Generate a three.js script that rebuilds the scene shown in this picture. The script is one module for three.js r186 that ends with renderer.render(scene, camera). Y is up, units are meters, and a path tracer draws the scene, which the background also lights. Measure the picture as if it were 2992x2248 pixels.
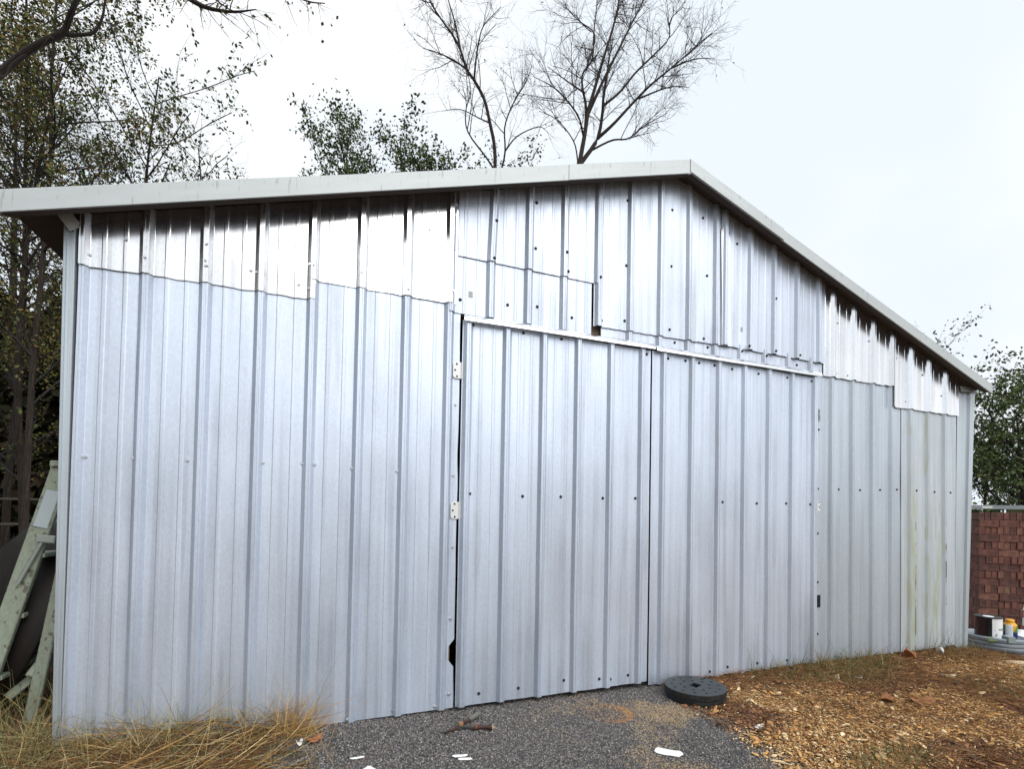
import * as THREE from 'three';
import { mergeGeometries, toCreasedNormals } from 'three/addons/utils/BufferGeometryUtils.js';

// ---------- camera, sky, sun, exposure ----------
const scene = new THREE.Scene();
const camera = new THREE.PerspectiveCamera(74.86, 2992 / 2248, 0.05, 900);
camera.position.set(0.9565, 1.0273, 2.7152);
camera.rotation.set(0.0217, -0.3882, 0.0177, 'YXZ');
camera.setViewOffset(2992, 2248, -57.5, -340.6, 2992, 2248);

const renderer = new THREE.WebGLRenderer({ antialias: true });
renderer.toneMapping = THREE.LinearToneMapping;
renderer.toneMappingExposure = 1.56;
renderer.shadowMap.enabled = true;
renderer.setSize(1024, 770);

function mulberry(seed) {
  let a = seed >>> 0;
  return () => { a = (a + 0x6d2b79f5) | 0; let t = Math.imul(a ^ (a >>> 15), 1 | a); t = (t + Math.imul(t ^ (t >>> 7), 61 | t)) ^ t; return ((t ^ (t >>> 14)) >>> 0) / 4294967296; };
}
function hash3(x, y, z) { let h = Math.imul(x, 374761393) + Math.imul(y, 668265263) + Math.imul(z, 2147483647 ^ 0x5bd1e995); h = Math.imul(h ^ (h >>> 13), 1274126177); return ((h ^ (h >>> 16)) >>> 0) / 4294967296; }
const sm = (t) => t * t * (3 - 2 * t);
function noise3(x, y, z) {
  const xi = Math.floor(x), yi = Math.floor(y), zi = Math.floor(z), u = sm(x - xi), v = sm(y - yi), w = sm(z - zi);
  const L = (a, b, t) => a + (b - a) * t;
  const c = (i, j, k) => hash3(xi + i, yi + j, zi + k);
  return L(L(L(c(0, 0, 0), c(1, 0, 0), u), L(c(0, 1, 0), c(1, 1, 0), u), v), L(L(c(0, 0, 1), c(1, 0, 1), u), L(c(0, 1, 1), c(1, 1, 1), u), v), w);
}
const noise2 = (x, y, s = 0) => noise3(x, y, s * 7.31 + 0.5);
function fbm(x, y, s = 0, o = 4) { let a = 0, g = 0.5, n = 0; for (let i = 0; i < o; i++) { a += g * noise2(x, y, s + i); n += g; g *= 0.5; x *= 2.03; y *= 2.03; } return a / n; }
const clamp = (x, a = 0, b = 1) => Math.min(b, Math.max(a, x));
const lerp = (a, b, t) => a + (b - a) * t;
const sstep = (a, b, x) => sm(clamp((x - a) / (b - a)));

{ // overcast sky: pale, with soft cloud
  const W = 512, H = 256, d = new Float32Array(W * H * 4);
  for (let j = 0; j < H; j++) for (let i = 0; i < W; i++) {
    const th = (j + 0.5) / H * Math.PI - Math.PI / 2, ph = (i + 0.5) / W * Math.PI * 2;
    const y = Math.sin(th), r = Math.cos(th), x = r * Math.cos(ph), z = r * Math.sin(ph);
    const q = 1 / (Math.abs(y) + 0.35);
    let c = 0; { let g = 0.5, X = x * q * 1.6 + 3, Z = z * q * 1.6 + 9, Y = y * 1.4; for (let k = 0; k < 5; k++) { c += g * noise3(X, Y, Z); g *= 0.5; X *= 2.1; Z *= 2.1; Y *= 2.1; } }
    const t = sstep(0.34, 0.66, c);
    const k = (j * W + i) * 4;
    d[k] = lerp(0.565, 0.70, t); d[k + 1] = lerp(0.615, 0.715, t); d[k + 2] = lerp(0.665, 0.73, t); d[k + 3] = 1;
  }
  const tx = new THREE.DataTexture(d, W, H, THREE.RGBAFormat, THREE.FloatType);
  tx.mapping = THREE.EquirectangularReflectionMapping; tx.magFilter = THREE.LinearFilter; tx.minFilter = THREE.LinearFilter; tx.wrapS = THREE.RepeatWrapping; tx.needsUpdate = true;
  scene.background = tx; scene.environment = tx;
}
const sun = new THREE.DirectionalLight(new THREE.Color(1, 0.975, 0.945), 1.5);
sun.position.set(4.9, 9.6, 8.0); sun.target.position.set(2.5, 0.5, 0); scene.add(sun, sun.target);
sun.castShadow = true; sun.shadow.radius = 100; sun.shadow.mapSize.set(2048, 2048);
Object.assign(sun.shadow.camera, { left: -16, right: 16, top: 16, bottom: -16, near: 0.5, far: 50 });

// ---------- helpers ----------
const names = {};
function numbered(n) { if (!(n in names)) { names[n] = 0; return n; } names[n]++; return n + '_' + String(names[n]).padStart(3, '0'); }
function tag(o, label, category, group, kind) { o.userData.label = label; if (category) o.userData.category = category; if (group) o.userData.group = group; if (kind) o.userData.kind = kind; return o; }
function thing(name, label, category, pos = [0, 0, 0], turn = 0, group) { const o = new THREE.Group(); o.name = numbered(name); o.position.set(...pos); o.rotation.y = turn; scene.add(o); return tag(o, label, category, group); }
function mesh(name, geo, mat, parent, label) { const m = new THREE.Mesh(geo, mat); m.name = name; m.castShadow = m.receiveShadow = true; if (label) m.userData.label = label; (parent || scene).add(m); return m; }
function solo(name, geo, mat, label, category, group) { const m = mesh(numbered(name), geo, mat, scene); return tag(m, label, category, group); }
function structure(name, geo, mat) { const m = mesh(name, geo, mat, scene); m.userData.kind = 'structure'; return m; }
const V = (x, y, z) => new THREE.Vector3(x, y, z);
const lin = (r, g, b) => new THREE.Color().setRGB(r, g, b);
function box(w, h, d, x = 0, y = 0, z = 0, rx = 0, ry = 0, rz = 0) { const g = new THREE.BoxGeometry(w, h, d); g.rotateX(rx); g.rotateY(ry); g.rotateZ(rz); g.translate(x, y, z); return g; }
function chamferBox(w, h, d, c) { // box with small chamfers
  const s = new THREE.Shape(); s.moveTo(-w / 2 + c, -h / 2 + c); s.lineTo(w / 2 - c, -h / 2 + c); s.lineTo(w / 2 - c, h / 2 - c); s.lineTo(-w / 2 + c, h / 2 - c); s.closePath();
  const g = new THREE.ExtrudeGeometry(s, { depth: d - 2 * c, bevelEnabled: true, bevelThickness: c, bevelSize: c, bevelSegments: 1 }); g.translate(0, 0, -d / 2 + c); return g;
}
function lathe(pts, seg = 40) { return new THREE.LatheGeometry(pts.map(([r, y]) => new THREE.Vector2(r, y)), seg); }
class GB { // grows an indexed geometry
  constructor(col) { this.p = []; this.i = []; this.c = col ? [] : null; this.u = []; }
  v(x, y, z, c, u = 0, w = 0) { this.p.push(x, y, z); this.u.push(u, w); if (this.c) this.c.push(c[0], c[1], c[2]); return this.p.length / 3 - 1; }
  t(a, b, c) { this.i.push(a, b, c); }
  q(a, b, c, d) { this.i.push(a, b, c, a, c, d); }
  tube(pts, r0, r1, sides, c, taper) {
    const n = pts.length; let prev = null, up = V(0, 1, 0); const dir = V(), a = V(), b = V(); let run = 0;
    for (let k = 0; k < n; k++) {
      dir.copy(pts[Math.min(k + 1, n - 1)]).sub(pts[Math.max(k - 1, 0)]).normalize();
      if (Math.abs(dir.dot(up)) > 0.95) up = V(1, 0, 0);
      a.crossVectors(dir, up).normalize(); b.crossVectors(dir, a).normalize();
      const t = k / (n - 1), r = lerp(r0, r1, taper ? taper(t) : t); if (k) run += pts[k].distanceTo(pts[k - 1]);
      const ring = [];
      for (let s = 0; s < sides; s++) { const th = s / sides * Math.PI * 2, x = Math.cos(th) * r, y = Math.sin(th) * r; ring.push(this.v(pts[k].x + a.x * x + b.x * y, pts[k].y + a.y * x + b.y * y, pts[k].z + a.z * x + b.z * y, c, s / sides, run)); }
      if (prev) for (let s = 0; s < sides; s++) this.q(prev[s], ring[s], ring[(s + 1) % sides], prev[(s + 1) % sides]);
      prev = ring;
    }
  }
  leaf(x, y, z, s, rnd, c, droop = 0) {
    let ax = rnd() * 2 - 1, ay = rnd() * 2 - 1 - droop, az = rnd() * 2 - 1; let l = Math.hypot(ax, ay, az) || 1; ax /= l; ay /= l; az /= l;
    let bx = rnd() * 2 - 1, by = rnd() * 2 - 1, bz = rnd() * 2 - 1; const d = bx * ax + by * ay + bz * az; bx -= ax * d; by -= ay * d; bz -= az * d; l = Math.hypot(bx, by, bz) || 1; bx *= s * 0.28 / l; by *= s * 0.28 / l; bz *= s * 0.28 / l;
    ax *= s; ay *= s; az *= s;
    const p0 = this.v(x, y, z, c), p1 = this.v(x + ax * 0.45 + bx, y + ay * 0.45 + by, z + az * 0.45 + bz, c), p2 = this.v(x + ax, y + ay, z + az, c), p3 = this.v(x + ax * 0.5 - bx, y + ay * 0.5 - by, z + az * 0.5 - bz, c);
    this.q(p0, p1, p2, p3);
  }
  geo(crease) {
    let g = new THREE.BufferGeometry(); g.setAttribute('position', new THREE.Float32BufferAttribute(this.p, 3)); g.setAttribute('uv', new THREE.Float32BufferAttribute(this.u, 2));
    if (this.c) g.setAttribute('color', new THREE.Float32BufferAttribute(this.c, 3)); g.setIndex(this.i);
    if (crease !== undefined) g = toCreasedNormals(g, crease); else g.computeVertexNormals(); return g;
  }
}
function tex(N, fn, srgb, rx = 1, ry = 1, M = N) {
  const d = new Uint8Array(N * M * 4);
  for (let j = 0; j < M; j++) for (let i = 0; i < N; i++) { const c = fn((i + 0.5) / N, (j + 0.5) / M), k = (j * N + i) * 4; if (typeof c === 'number') { d[k] = d[k + 1] = d[k + 2] = clamp(c) * 255; } else { d[k] = clamp(c[0]) * 255; d[k + 1] = clamp(c[1]) * 255; d[k + 2] = clamp(c[2]) * 255; } d[k + 3] = 255; }
  const t = new THREE.DataTexture(d, N, M, THREE.RGBAFormat); t.wrapS = t.wrapT = THREE.RepeatWrapping; t.magFilter = THREE.LinearFilter; t.minFilter = THREE.LinearMipmapLinearFilter; t.generateMipmaps = true;
  if (srgb) t.colorSpace = THREE.SRGBColorSpace; t.repeat.set(rx, ry); t.needsUpdate = true; return t;
}
// tiling noise: wraps at 1
function tn(x, y, f, s) { const X = x * f, Y = y * f, xi = Math.floor(X), yi = Math.floor(Y), u = sm(X - xi), v = sm(Y - yi); const h = (a, b) => hash3(((a % f) + f) % f, ((b % f) + f) % f, s); return lerp(lerp(h(xi, yi), h(xi + 1, yi), u), lerp(h(xi, yi + 1), h(xi + 1, yi + 1), u), v); }
function tfbm(x, y, f, s, o = 4) { let a = 0, g = 0.5, n = 0; for (let k = 0; k < o; k++) { a += g * tn(x, y, f, s + k); n += g; g *= 0.5; f *= 2; } return a / n; }
function tns(x, y, fx, fy, s) { const X = x * fx, Y = y * fy, xi = Math.floor(X), yi = Math.floor(Y), u = sm(X - xi), v = sm(Y - yi); const h = (a, b) => hash3(((a % fx) + fx) % fx, ((b % fy) + fy) % fy, s); return lerp(lerp(h(xi, yi), h(xi + 1, yi), u), lerp(h(xi, yi + 1), h(xi + 1, yi + 1), u), v); }

// ---------- materials ----------
const spangleBump = tex(512, (x, y) => 0.5 * tfbm(x, y, 48, 3, 3) + 0.5 * tn(x, y, 128, 9), false, 2.2, 2.2);
const peelBump = tex(512, (x, y) => sstep(0.3, 0.7, tfbm(x, y, 64, 13, 2)), false, 1.7, 1.7);
const galvMap = tex(512, (x, y) => { const v = 0.96 + 0.10 * (tfbm(x, y, 4, 21, 5) - 0.5) - 0.10 * sstep(0.62, 0.8, tns(x, y, 40, 2, 33)) * tfbm(x, y, 8, 35, 3) + 0.05 * (tns(x, y, 64, 3, 31) - 0.5) + 0.05 * (tn(x, y, 256, 41) - 0.5); return [v, v, v]; }, true, 0.9, 0.45);
const wornMap = tex(512, (x, y) => { const streak = tns(x, y, 40, 3, 51) * 0.6 + tns(x, y, 110, 5, 52) * 0.4, v = 0.94 + 0.09 * (tfbm(x, y, 4, 55, 5) - 0.5) + 0.10 * (streak - 0.5) + 0.06 * (tn(x, y, 256, 57) - 0.5); return [v * 0.985, v, v * 1.0]; }, true, 1.0, 0.4);
const scuffRough = tex(512, (x, y) => { const v = 0.72 + 0.25 * (tfbm(x, y, 4, 71, 5) - 0.5) + 0.14 * (tns(x, y, 70, 3, 73) - 0.5); return [v, v, v]; }, false, 0.8, 0.5);
// algae and dirt stains on the last low sheet: coordinates are metres along the wall (5.38..6.14) and up (-0.08..1.98)
const stainMap = tex(512, (x, y) => {
  const u = 5.38 + x * 0.78, h = -0.08 + y * 2.06;
  const streak = tns(x, y, 46, 4, 91) * 0.6 + tns(x, y, 120, 6, 92) * 0.4, base = 0.935 + 0.08 * (fbm(x * 6, y * 9, 61, 4) - 0.5) + 0.10 * (streak - 0.5) + 0.05 * (hash3(x * 512 | 0, y * 512 | 0, 5) - 0.5);
  const band = (c, w) => Math.exp(-(((u - c) / w) ** 2));
  const grain = sstep(0.38, 0.72, fbm(u * 60, h * 9, 63, 4)), fine = fbm(u * 130, h * 40, 64, 3);
  let alg = 0.75 * band(5.52, 0.075) * (0.35 + 0.65 * grain) * sstep(1.95, 1.2, h + 0.5 * noise2(u * 30, h * 2, 65)) + 0.55 * band(5.86, 0.09) * grain * sstep(1.9, 0.7, h) + 0.4 * band(5.70, 0.04) * grain;
  alg += 0.8 * Math.exp(-(((u - 5.83) / 0.035) ** 2) - (((h - 0.29) / 0.10) ** 2)) * (0.5 + 0.5 * fine) + 0.6 * Math.exp(-(((u - 5.50) / 0.03) ** 2) - (((h - 1.76) / 0.07) ** 2)) * grain;
  alg = clamp(alg);
  const line = Math.max(band(5.575, 0.008) * sstep(0.45, 0.65, fbm(3, h * 11, 66, 3)) * sstep(1.3, 0.9, h), band(5.96, 0.008) * sstep(0.5, 0.66, fbm(9, h * 10, 67, 3)) * sstep(1.1, 0.8, h));
  const sp = h < 0.32 && noise2(u * 90, h * 90, 68) > 0.86 ? 1 : 0;
  let c = [base * 0.985, base, base * 1.0];
  c = [lerp(c[0], 0.80, alg * 0.75), lerp(c[1], 0.80, alg * 0.75), lerp(c[2], 0.55, alg * 0.75)];
  c = c.map((q, k) => lerp(q, [0.36, 0.34, 0.26][k], line * 0.8));
  return c.map((q) => lerp(q, 0.96, sp));
}, true, 1, 1, 1024);
const M = {};
const std = (o) => new THREE.MeshStandardMaterial({ side: THREE.DoubleSide, ...o });
M.galv = std({ color: lin(0.70, 0.773, 0.89), metalness: 0.70, roughness: 0.66, roughnessMap: scuffRough, map: galvMap, bumpMap: spangleBump, bumpScale: 0.00018 });
M.peel = std({ color: lin(0.70, 0.773, 0.89), metalness: 0.70, roughness: 0.66, roughnessMap: scuffRough, map: galvMap, bumpMap: peelBump, bumpScale: 0.00009 });
M.bright = std({ color: lin(0.96, 0.965, 0.985), metalness: 0.97, roughness: 0.27, roughnessMap: scuffRough, map: galvMap, bumpMap: spangleBump, bumpScale: 0.00004 });
M.upper = std({ color: lin(0.70, 0.765, 0.875), metalness: 0.68, roughness: 0.70, roughnessMap: scuffRough, map: galvMap, bumpMap: spangleBump, bumpScale: 0.00012 });
M.worn = std({ color: lin(0.66, 0.71, 0.79), metalness: 0.62, roughness: 0.40, map: wornMap, bumpMap: spangleBump, bumpScale: 0.00018 });
M.stained = std({ color: lin(0.67, 0.71, 0.77), metalness: 0.45, roughness: 0.46, map: stainMap, bumpMap: spangleBump, bumpScale: 0.00018 });
const trimMap = tex(512, (x, y) => { const drip = sstep(0.72, 0.95, tns(x, y, 150, 2, 81)) * sstep(0.35, 0.7, tn(x, y, 6, 82)), v = 0.96 + 0.05 * (tfbm(x, y, 8, 83, 4) - 0.5) - 0.16 * drip * sstep(0.2, 0.9, tns(x, y, 150, 8, 84)); return [v, v, v * 0.985]; }, true, 1.0, 5);
M.trim = std({ color: lin(0.55, 0.59, 0.615), metalness: 0.25, roughness: 0.5, map: trimMap });
M.trimBlue = std({ color: lin(0.60, 0.67, 0.72), metalness: 0.55, roughness: 0.42, map: galvMap });
M.flash = std({ color: lin(0.92, 0.93, 0.94), metalness: 0.95, roughness: 0.2 });
M.deck = std({ color: lin(0.07, 0.058, 0.055), roughness: 0.85 });
M.blackScrew = std({ color: lin(0.02, 0.02, 0.025), roughness: 0.6 });
M.zincScrew = std({ color: lin(0.62, 0.64, 0.66), metalness: 0.9, roughness: 0.35 });
M.hinge = std({ color: lin(0.78, 0.78, 0.77), metalness: 0.3, roughness: 0.45 });
M.dark = std({ color: lin(0.006, 0.006, 0.006), roughness: 0.95 });

// ---------- ground ----------
function gH(x, z) {
  const P = [[-3, 0.0], [0, -0.005], [0.6, -0.035], [1.2, -0.062], [2, -0.075], [3, -0.085], [4.4, -0.098], [5.6, -0.112], [6.2, -0.14], [7, -0.29], [8.6, -0.42], [11, -0.48]];
  let h = x <= P[0][0] ? P[0][1] : P[P.length - 1][1];
  for (let k = 0; k + 1 < P.length; k++) if (x >= P[k][0] && x <= P[k + 1][0]) h = lerp(P[k][1], P[k + 1][1], (x - P[k][0]) / (P[k + 1][0] - P[k][0]));
  return h + 0.012 * (noise2(x * 1.7, z * 1.7, 3) - 0.5) * sstep(0.0, 0.3, Math.abs(z));
}
{
  const ax = [-420, -200, -90, -45, -25, -16, -11, -8, -6, -4.5, -3.5]; for (let x = -3; x <= 12.001; x += 0.12) ax.push(x); ax.push(13, 15, 18, 22, 28, 40, 60, 100, 200, 420);
  const az = [-420, -200, -100, -60, -40, -30, -24, -20, -17, -14, -12, -10, -8, -6.5, -5, -4, -3]; for (let z = -2.4; z <= 4.8; z += 0.12) az.push(z); az.push(6, 8, 11, 16, 24, 40, 80, 200, 420);
  const b = new GB(true);
  for (const z of az) for (const x of ax) {
    const far = Math.hypot(x - 3, z - 1), n = fbm(x * 1.3, z * 1.3, 5, 4), m = fbm(x * 0.35, z * 0.35, 8, 3);
    const soil = [0.20, 0.115, 0.06], sand = [0.44, 0.29, 0.14], green = [0.085, 0.085, 0.03];
    let c = soil.map((q, k) => lerp(q, sand[k], sstep(0.42, 0.62, n) * (x > 2.5 && far < 9 ? 1 : 0.2)));
    c = c.map((q, k) => lerp(q, green[k], sstep(0.5, 0.62, m) * (far > 5 ? 0.8 : 0.15)));
    b.v(x, gH(x, z), z, c, x, z);
  }
  const n = ax.length; for (let j = 0; j + 1 < az.length; j++) for (let i = 0; i + 1 < n; i++) { const k = j * n + i; b.q(k, k + n, k + n + 1, k + 1); }
  const gm = tex(512, (x, y) => { const v = 0.72 + 0.45 * (tfbm(x, y, 16, 101, 5) - 0.5) + 0.25 * (tn(x, y, 256, 105) - 0.5); return [v, v * 0.98, v * 0.95]; }, true, 1.1, 1.1);
  const gb = tex(512, (x, y) => tfbm(x, y, 32, 111, 4), false, 1.1, 1.1);
  structure('ground', b.geo(), std({ vertexColors: true, map: gm, bumpMap: gb, bumpScale: 0.012, roughness: 1 }));
}
// pad of chip-seal gravel in front of the doors
const padRight = (z) => 2.97 - 0.06 * sstep(0.7, 1.1, z) + 0.05 * (fbm(z * 4, 1, 12, 3) - 0.5) + (z < 0.35 ? 0.05 + 0.25 * sstep(0.35, 0.1, z) : 0);
const padLeft = (z) => 0.78 + 0.16 * (fbm(z * 3.3, 7, 13, 3) - 0.5) - 0.05 * z;
{
  const b = new GB(false), N = 40, zs = []; for (let z = -0.25; z <= 5; z += 0.06) zs.push(z);
  for (const z of zs) for (let i = 0; i <= N; i++) { const x = lerp(padLeft(z), padRight(z), i / N); b.v(x, gH(x, z) + 0.004 + 0.004 * fbm(x * 5, z * 5, 14, 3), z, null, x, z); }
  for (let j = 0; j + 1 < zs.length; j++) for (let i = 0; i < N; i++) { const k = j * (N + 1) + i; b.q(k, k + N + 1, k + N + 2, k + 1); }
  // rusty ring left by a pot, and tan silt, are matter on the pad
  const pm = tex(1024, (x, y) => { // 0..1 covers x 0.5..3.5, z -0.5..2.5
    const X = 0.5 + x * 3, Z = -0.5 + y * 3, g = hash3(x * 1024 | 0, y * 1024 | 0, 7), f = fbm(X * 60, Z * 60, 121, 3);
    let v = 0.25 + 0.16 * (g - 0.5) + 0.22 * (f - 0.5) + 0.08 * (fbm(X * 2, Z * 2, 122, 3) - 0.5); let c = [v * 1.0, v * 0.97, v * 0.96];
    const dx = X - 2.42, dz = Z - 0.30, r = Math.hypot(dx, dz), ring = Math.exp(-(((r - 0.125) / (r < 0.125 ? 0.045 : 0.014)) ** 2)) * sstep(0.3, 0.8, fbm(X * 9, Z * 9, 123, 3) + 3.0 * (dx * 0.8 + dz * 0.3)), inn = r < 0.13 ? 0.4 * fbm(X * 14, Z * 14, 124, 3) : 0;
    const rust = clamp(ring * 0.9 + inn); c = c.map((q, k) => lerp(q, [0.60, 0.42, 0.25][k] * (0.7 + 0.5 * g), rust));
    const silt = sstep(0.50, 0.72, fbm(X * 2.6, Z * 2.6, 125, 4)) * sstep(1.9, 2.9, X + 0.3 * noise2(X * 6, Z * 6, 126)); c = c.map((q, k) => lerp(q, [0.56, 0.45, 0.32][k] * (0.65 + 0.6 * g), silt * 0.7));
    return c;
  }, true, 1 / 3, 1 / 3); pm.offset.set(-0.5 / 3, 0.5 / 3);
  structure('gravel_pad', b.geo(), std({ map: pm, roughness: 0.95 }));
}

// ---------- shed ----------
const RC = 3.0675, TP = 0.3206, RTOP = 3.276;
const roofAt = (u) => RTOP - TP * Math.abs(u - RC);
const shed = thing('metal_shed', 'silver corrugated metal shed with gable roof and double doors', 'shed');
const P9 = 0.2286;
const HALF = [[-0.1143, 0], [-0.0862, 0], [-0.0825, 0.0016], [-0.0705, 0.0016], [-0.0668, 0], [-0.0285, 0], [-0.0270, 0.0006], [-0.0118, 0.0192], [-0.0102, 0.0202], [-0.0042, 0.0202], [-0.0024, 0.0184]];
const PROF = HALF.concat(HALF.slice().reverse().map(([s, z]) => [-s, z]));
function profile(s, P) { // s from nearest rib centre
  const k = P9 / P; s *= k; for (let i = 0; i + 1 < PROF.length; i++) if (s >= PROF[i][0] && s <= PROF[i + 1][0]) return lerp(PROF[i][1], PROF[i + 1][1], (s - PROF[i][0]) / (PROF[i + 1][0] - PROF[i][0] || 1)); return 0;
}
let sheetSeed = 1;
// one corrugated sheet: u0..u1 along the wall, bottom(u), top(u), phase of a rib, period, offset from the wall plane
function sheetGeo(u0, u1, bottom, top, phase, P = P9, z = 0, o = {}) {
  const seed = sheetSeed++ * 3.7, us = [];
  const k0 = Math.floor((u0 - phase) / P) - 1, k1 = Math.ceil((u1 - phase) / P) + 1;
  for (let k = k0; k <= k1; k++) for (const [s] of PROF) { const u = phase + k * P + s * P / P9; if (u > u0 + 1e-4 && u < u1 - 1e-4) us.push(u); }
  us.push(u0, u1); us.sort((a, b) => a - b); const uu = us.filter((u, i) => !i || u - us[i - 1] > 4e-4);
  const rows = o.rows || 26, b = new GB(false), wob = o.wob ?? 1, edge = o.edge || 0;
  for (const u of uu) for (let r = 0; r <= rows; r++) {
    const t = r / rows, hb = bottom(u) + edge * (noise2(u * 23, seed, 1) - 0.5), h = lerp(hb, top(u), t);
    const s = u - phase - P * Math.round((u - phase) / P);
    let zz = z + profile(s, P) * (o.ribH ?? 1);
    zz += wob * (0.0036 * (noise2(u * 3.1 + seed, h * 2.2, 31) - 0.5) + 0.0018 * (noise2(u * 9 + seed, h * 6, 32) - 0.5));
    if (o.bulge) zz += o.bulge(u, h);
    let ux = u + (o.lean ? o.lean(u, h) : 0); if (o.jag && u === uu[uu.length - 1]) ux += o.jag(h);
    b.v(ux, h, zz, null, u * (o.us || 1) + (o.uo || 0), h * (o.vs || 1) + (o.vo || 0));
  }
  const n = rows + 1; for (let i = 0; i + 1 < uu.length; i++) for (let r = 0; r < rows; r++) { const k = i * n + r; b.q(k, k + n, k + n + 1, k + 1); }
  return b.geo(0.22);
}
const K = (c) => () => c, roofTop = (u) => roofAt(u) - 0.012;
const panel = (...a) => a;
const wp = (mat, geo, label) => mesh('wall_panel', geo, mat, shed, label);
const pA = wp(M.peel, sheetGeo(-0.041, 0.886, K(-0.03), K(2.085), -0.035, 0.2265, 0), 'wide textured grey sheet at the grassy end');
const pB = wp(M.galv, sheetGeo(0.858, 1.622, K(-0.047), K(2.185), 0.871, P9, 0.0035, { jag: (h) => 0.007 * (noise2(h * 6, 2, 3) - 0.5) + (h > 0.205 && h < 0.31 ? -0.030 : 0) , rows: 60 }), 'grey sheet beside the hinged door edge');
const pU1 = wp(M.bright, sheetGeo(-0.041, 0.886, (u) => 2.052 + 0.012 * u, roofTop, -0.035, 0.2265, 0.0065, { wob: 1.6, edge: 0.008 }), 'shiny sheet under the low eave');
const pU2 = wp(M.bright, sheetGeo(0.862, 1.595, (u) => 2.158 + 0.006 * (u - 0.9), roofTop, 0.871, P9, 0.0105, { wob: 1.6, edge: 0.006 }), 'shiny sheet with scuffs beside the door header');
const pC2 = wp(M.upper, sheetGeo(1.552, 2.437, K(2.118), K(2.47), 1.560, P9, 0.008), 'short grey sheet over the left door');
const pC1 = wp(M.upper, sheetGeo(1.598, 2.502, (u) => 2.435 + 0.008 * (u - 1.6), roofTop, 1.560, P9, 0.0145, { lean: (u, h) => (Math.abs(u - 1.79) < 0.05 ? 0.035 * (h - 2.44) : 0) }));
const pE1 = wp(M.upper, sheetGeo(2.50, 4.448, (u) => 2.112, (u) => 2.225, 2.481, P9, 0.0085, { rows: 4 }), 'low strip of sheet above the right door');
const pD1 = wp(M.upper, sheetGeo(2.448, 3.462, (u) => 2.176 + 0.022 * (u - 2.45), roofTop, 2.481, P9, 0.0175, { edge: 0.006 }));
const pD2 = wp(M.upper, sheetGeo(3.442, 4.456, (u) => 2.200, roofTop, 3.472, P9, 0.0215, { edge: 0.006 }));
mesh('lap_strip', sheetGeo(3.448, 3.528, (u) => 2.197, (u) => roofTop(u) - 0.12, 3.489, 0.07, 0.0275, { ribH: 0.55, lean: (u, h) => -0.02 * (h - 2.2) }), M.flash, shed, 'bright narrow strip covering a sheet joint');
const pF1 = wp(M.bright, sheetGeo(4.446, 5.262, (u) => 2.108 + 0.01 * (u - 4.5), roofTop, 4.55, 0.2345, 0.0165, { wob: 1.8, edge: 0.012 }), 'shiny dented sheet right of the doors');
const pF2 = wp(M.bright, sheetGeo(5.246, 6.156, (u) => 1.948, roofTop, 4.55, 0.2345, 0.0205, { wob: 1.8, edge: 0.010 }), 'shiny sheet under the far eave');
const pG1 = wp(M.worn, sheetGeo(4.404, 5.402, K(-0.074), K(2.15), 4.55, 0.2345, 0.002, { edge: 0.006 }));
const pG2 = wp(M.stained, sheetGeo(5.384, 6.138, K(-0.082), K(1.985), 4.55, 0.2345, 0.006, { edge: 0.008, us: 1 / 0.78, uo: -5.38 / 0.78, vs: 1 / 2.06, vo: 0.08 / 2.06 }), 'sheet streaked with yellow algae');
// doors
const doorL = mesh('door', sheetGeo(1.632, 2.874, (u) => -0.043 + 0.004 * noise2(u * 9, 1, 5), K(2.082), 1.664, P9, 0.014, { edge: 0.005 }), M.galv, shed, 'left leaf of the corrugated double door');
const doorR = mesh('door', sheetGeo(2.886, 4.397, (u) => -0.062, K(2.084), 2.974, 0.2292, 0.014, { edge: 0.006 }), M.galv, shed, 'right leaf of the corrugated double door');
{ // timber frames behind the leaves, so they have depth
  const wood = std({ color: lin(0.22, 0.17, 0.12), roughness: 0.9 });
  for (const [d, a, b] of [[doorL, 1.65, 2.855], [doorR, 2.905, 4.38]]) for (const y of [0.03, 1.12, 2.04]) mesh('rail', box(b - a, 0.07, 0.035, (a + b) / 2, y, -0.012), wood, d);
  for (const [x, y0, y1] of [[1.585, -0.1, 2.2], [4.44, -0.1, 2.2]]) mesh('door_post', box(0.05, y1 - y0, 0.09, x - (x < 2 ? 0.01 : -0.01), (y0 + y1) / 2, -0.055), wood, shed);
  mesh('header_beam', box(2.9, 0.12, 0.09, 3.01, 2.17, -0.055), wood, shed);
}
// bent flashings over the doors
function flashing(u0, u1, h0, h1) {
  const b = new GB(false), pf = [[0.032, 0.034], [0.036, 0.031], [0.047, 0.012], [0.050, 0.0], [0.043, -0.003]], N = 24;
  for (let i = 0; i <= N; i++) { const t = i / N; for (const [z, y] of pf) b.v(lerp(u0, u1, t), lerp(h0, h1, t) + y + 0.003 * (noise2(t * 7, u0, 6) - 0.5), z + 0.004 * (noise2(t * 5, u0 + 3, 7) - 0.5), null, t, z); }
  const n = pf.length; for (let i = 0; i < N; i++) for (let k = 0; k + 1 < n; k++) b.q(i * n + k, (i + 1) * n + k, (i + 1) * n + k + 1, i * n + k + 1);
  return b.geo(0.5);
}
mesh('door_flashing', flashing(1.634, 2.884, 2.072, 2.086), M.flash, shed, 'bent silver flashing over the left door');
mesh('door_flashing', flashing(2.898, 4.404, 2.080, 2.088), M.flash, shed, 'bent silver flashing over the right door');
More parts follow.
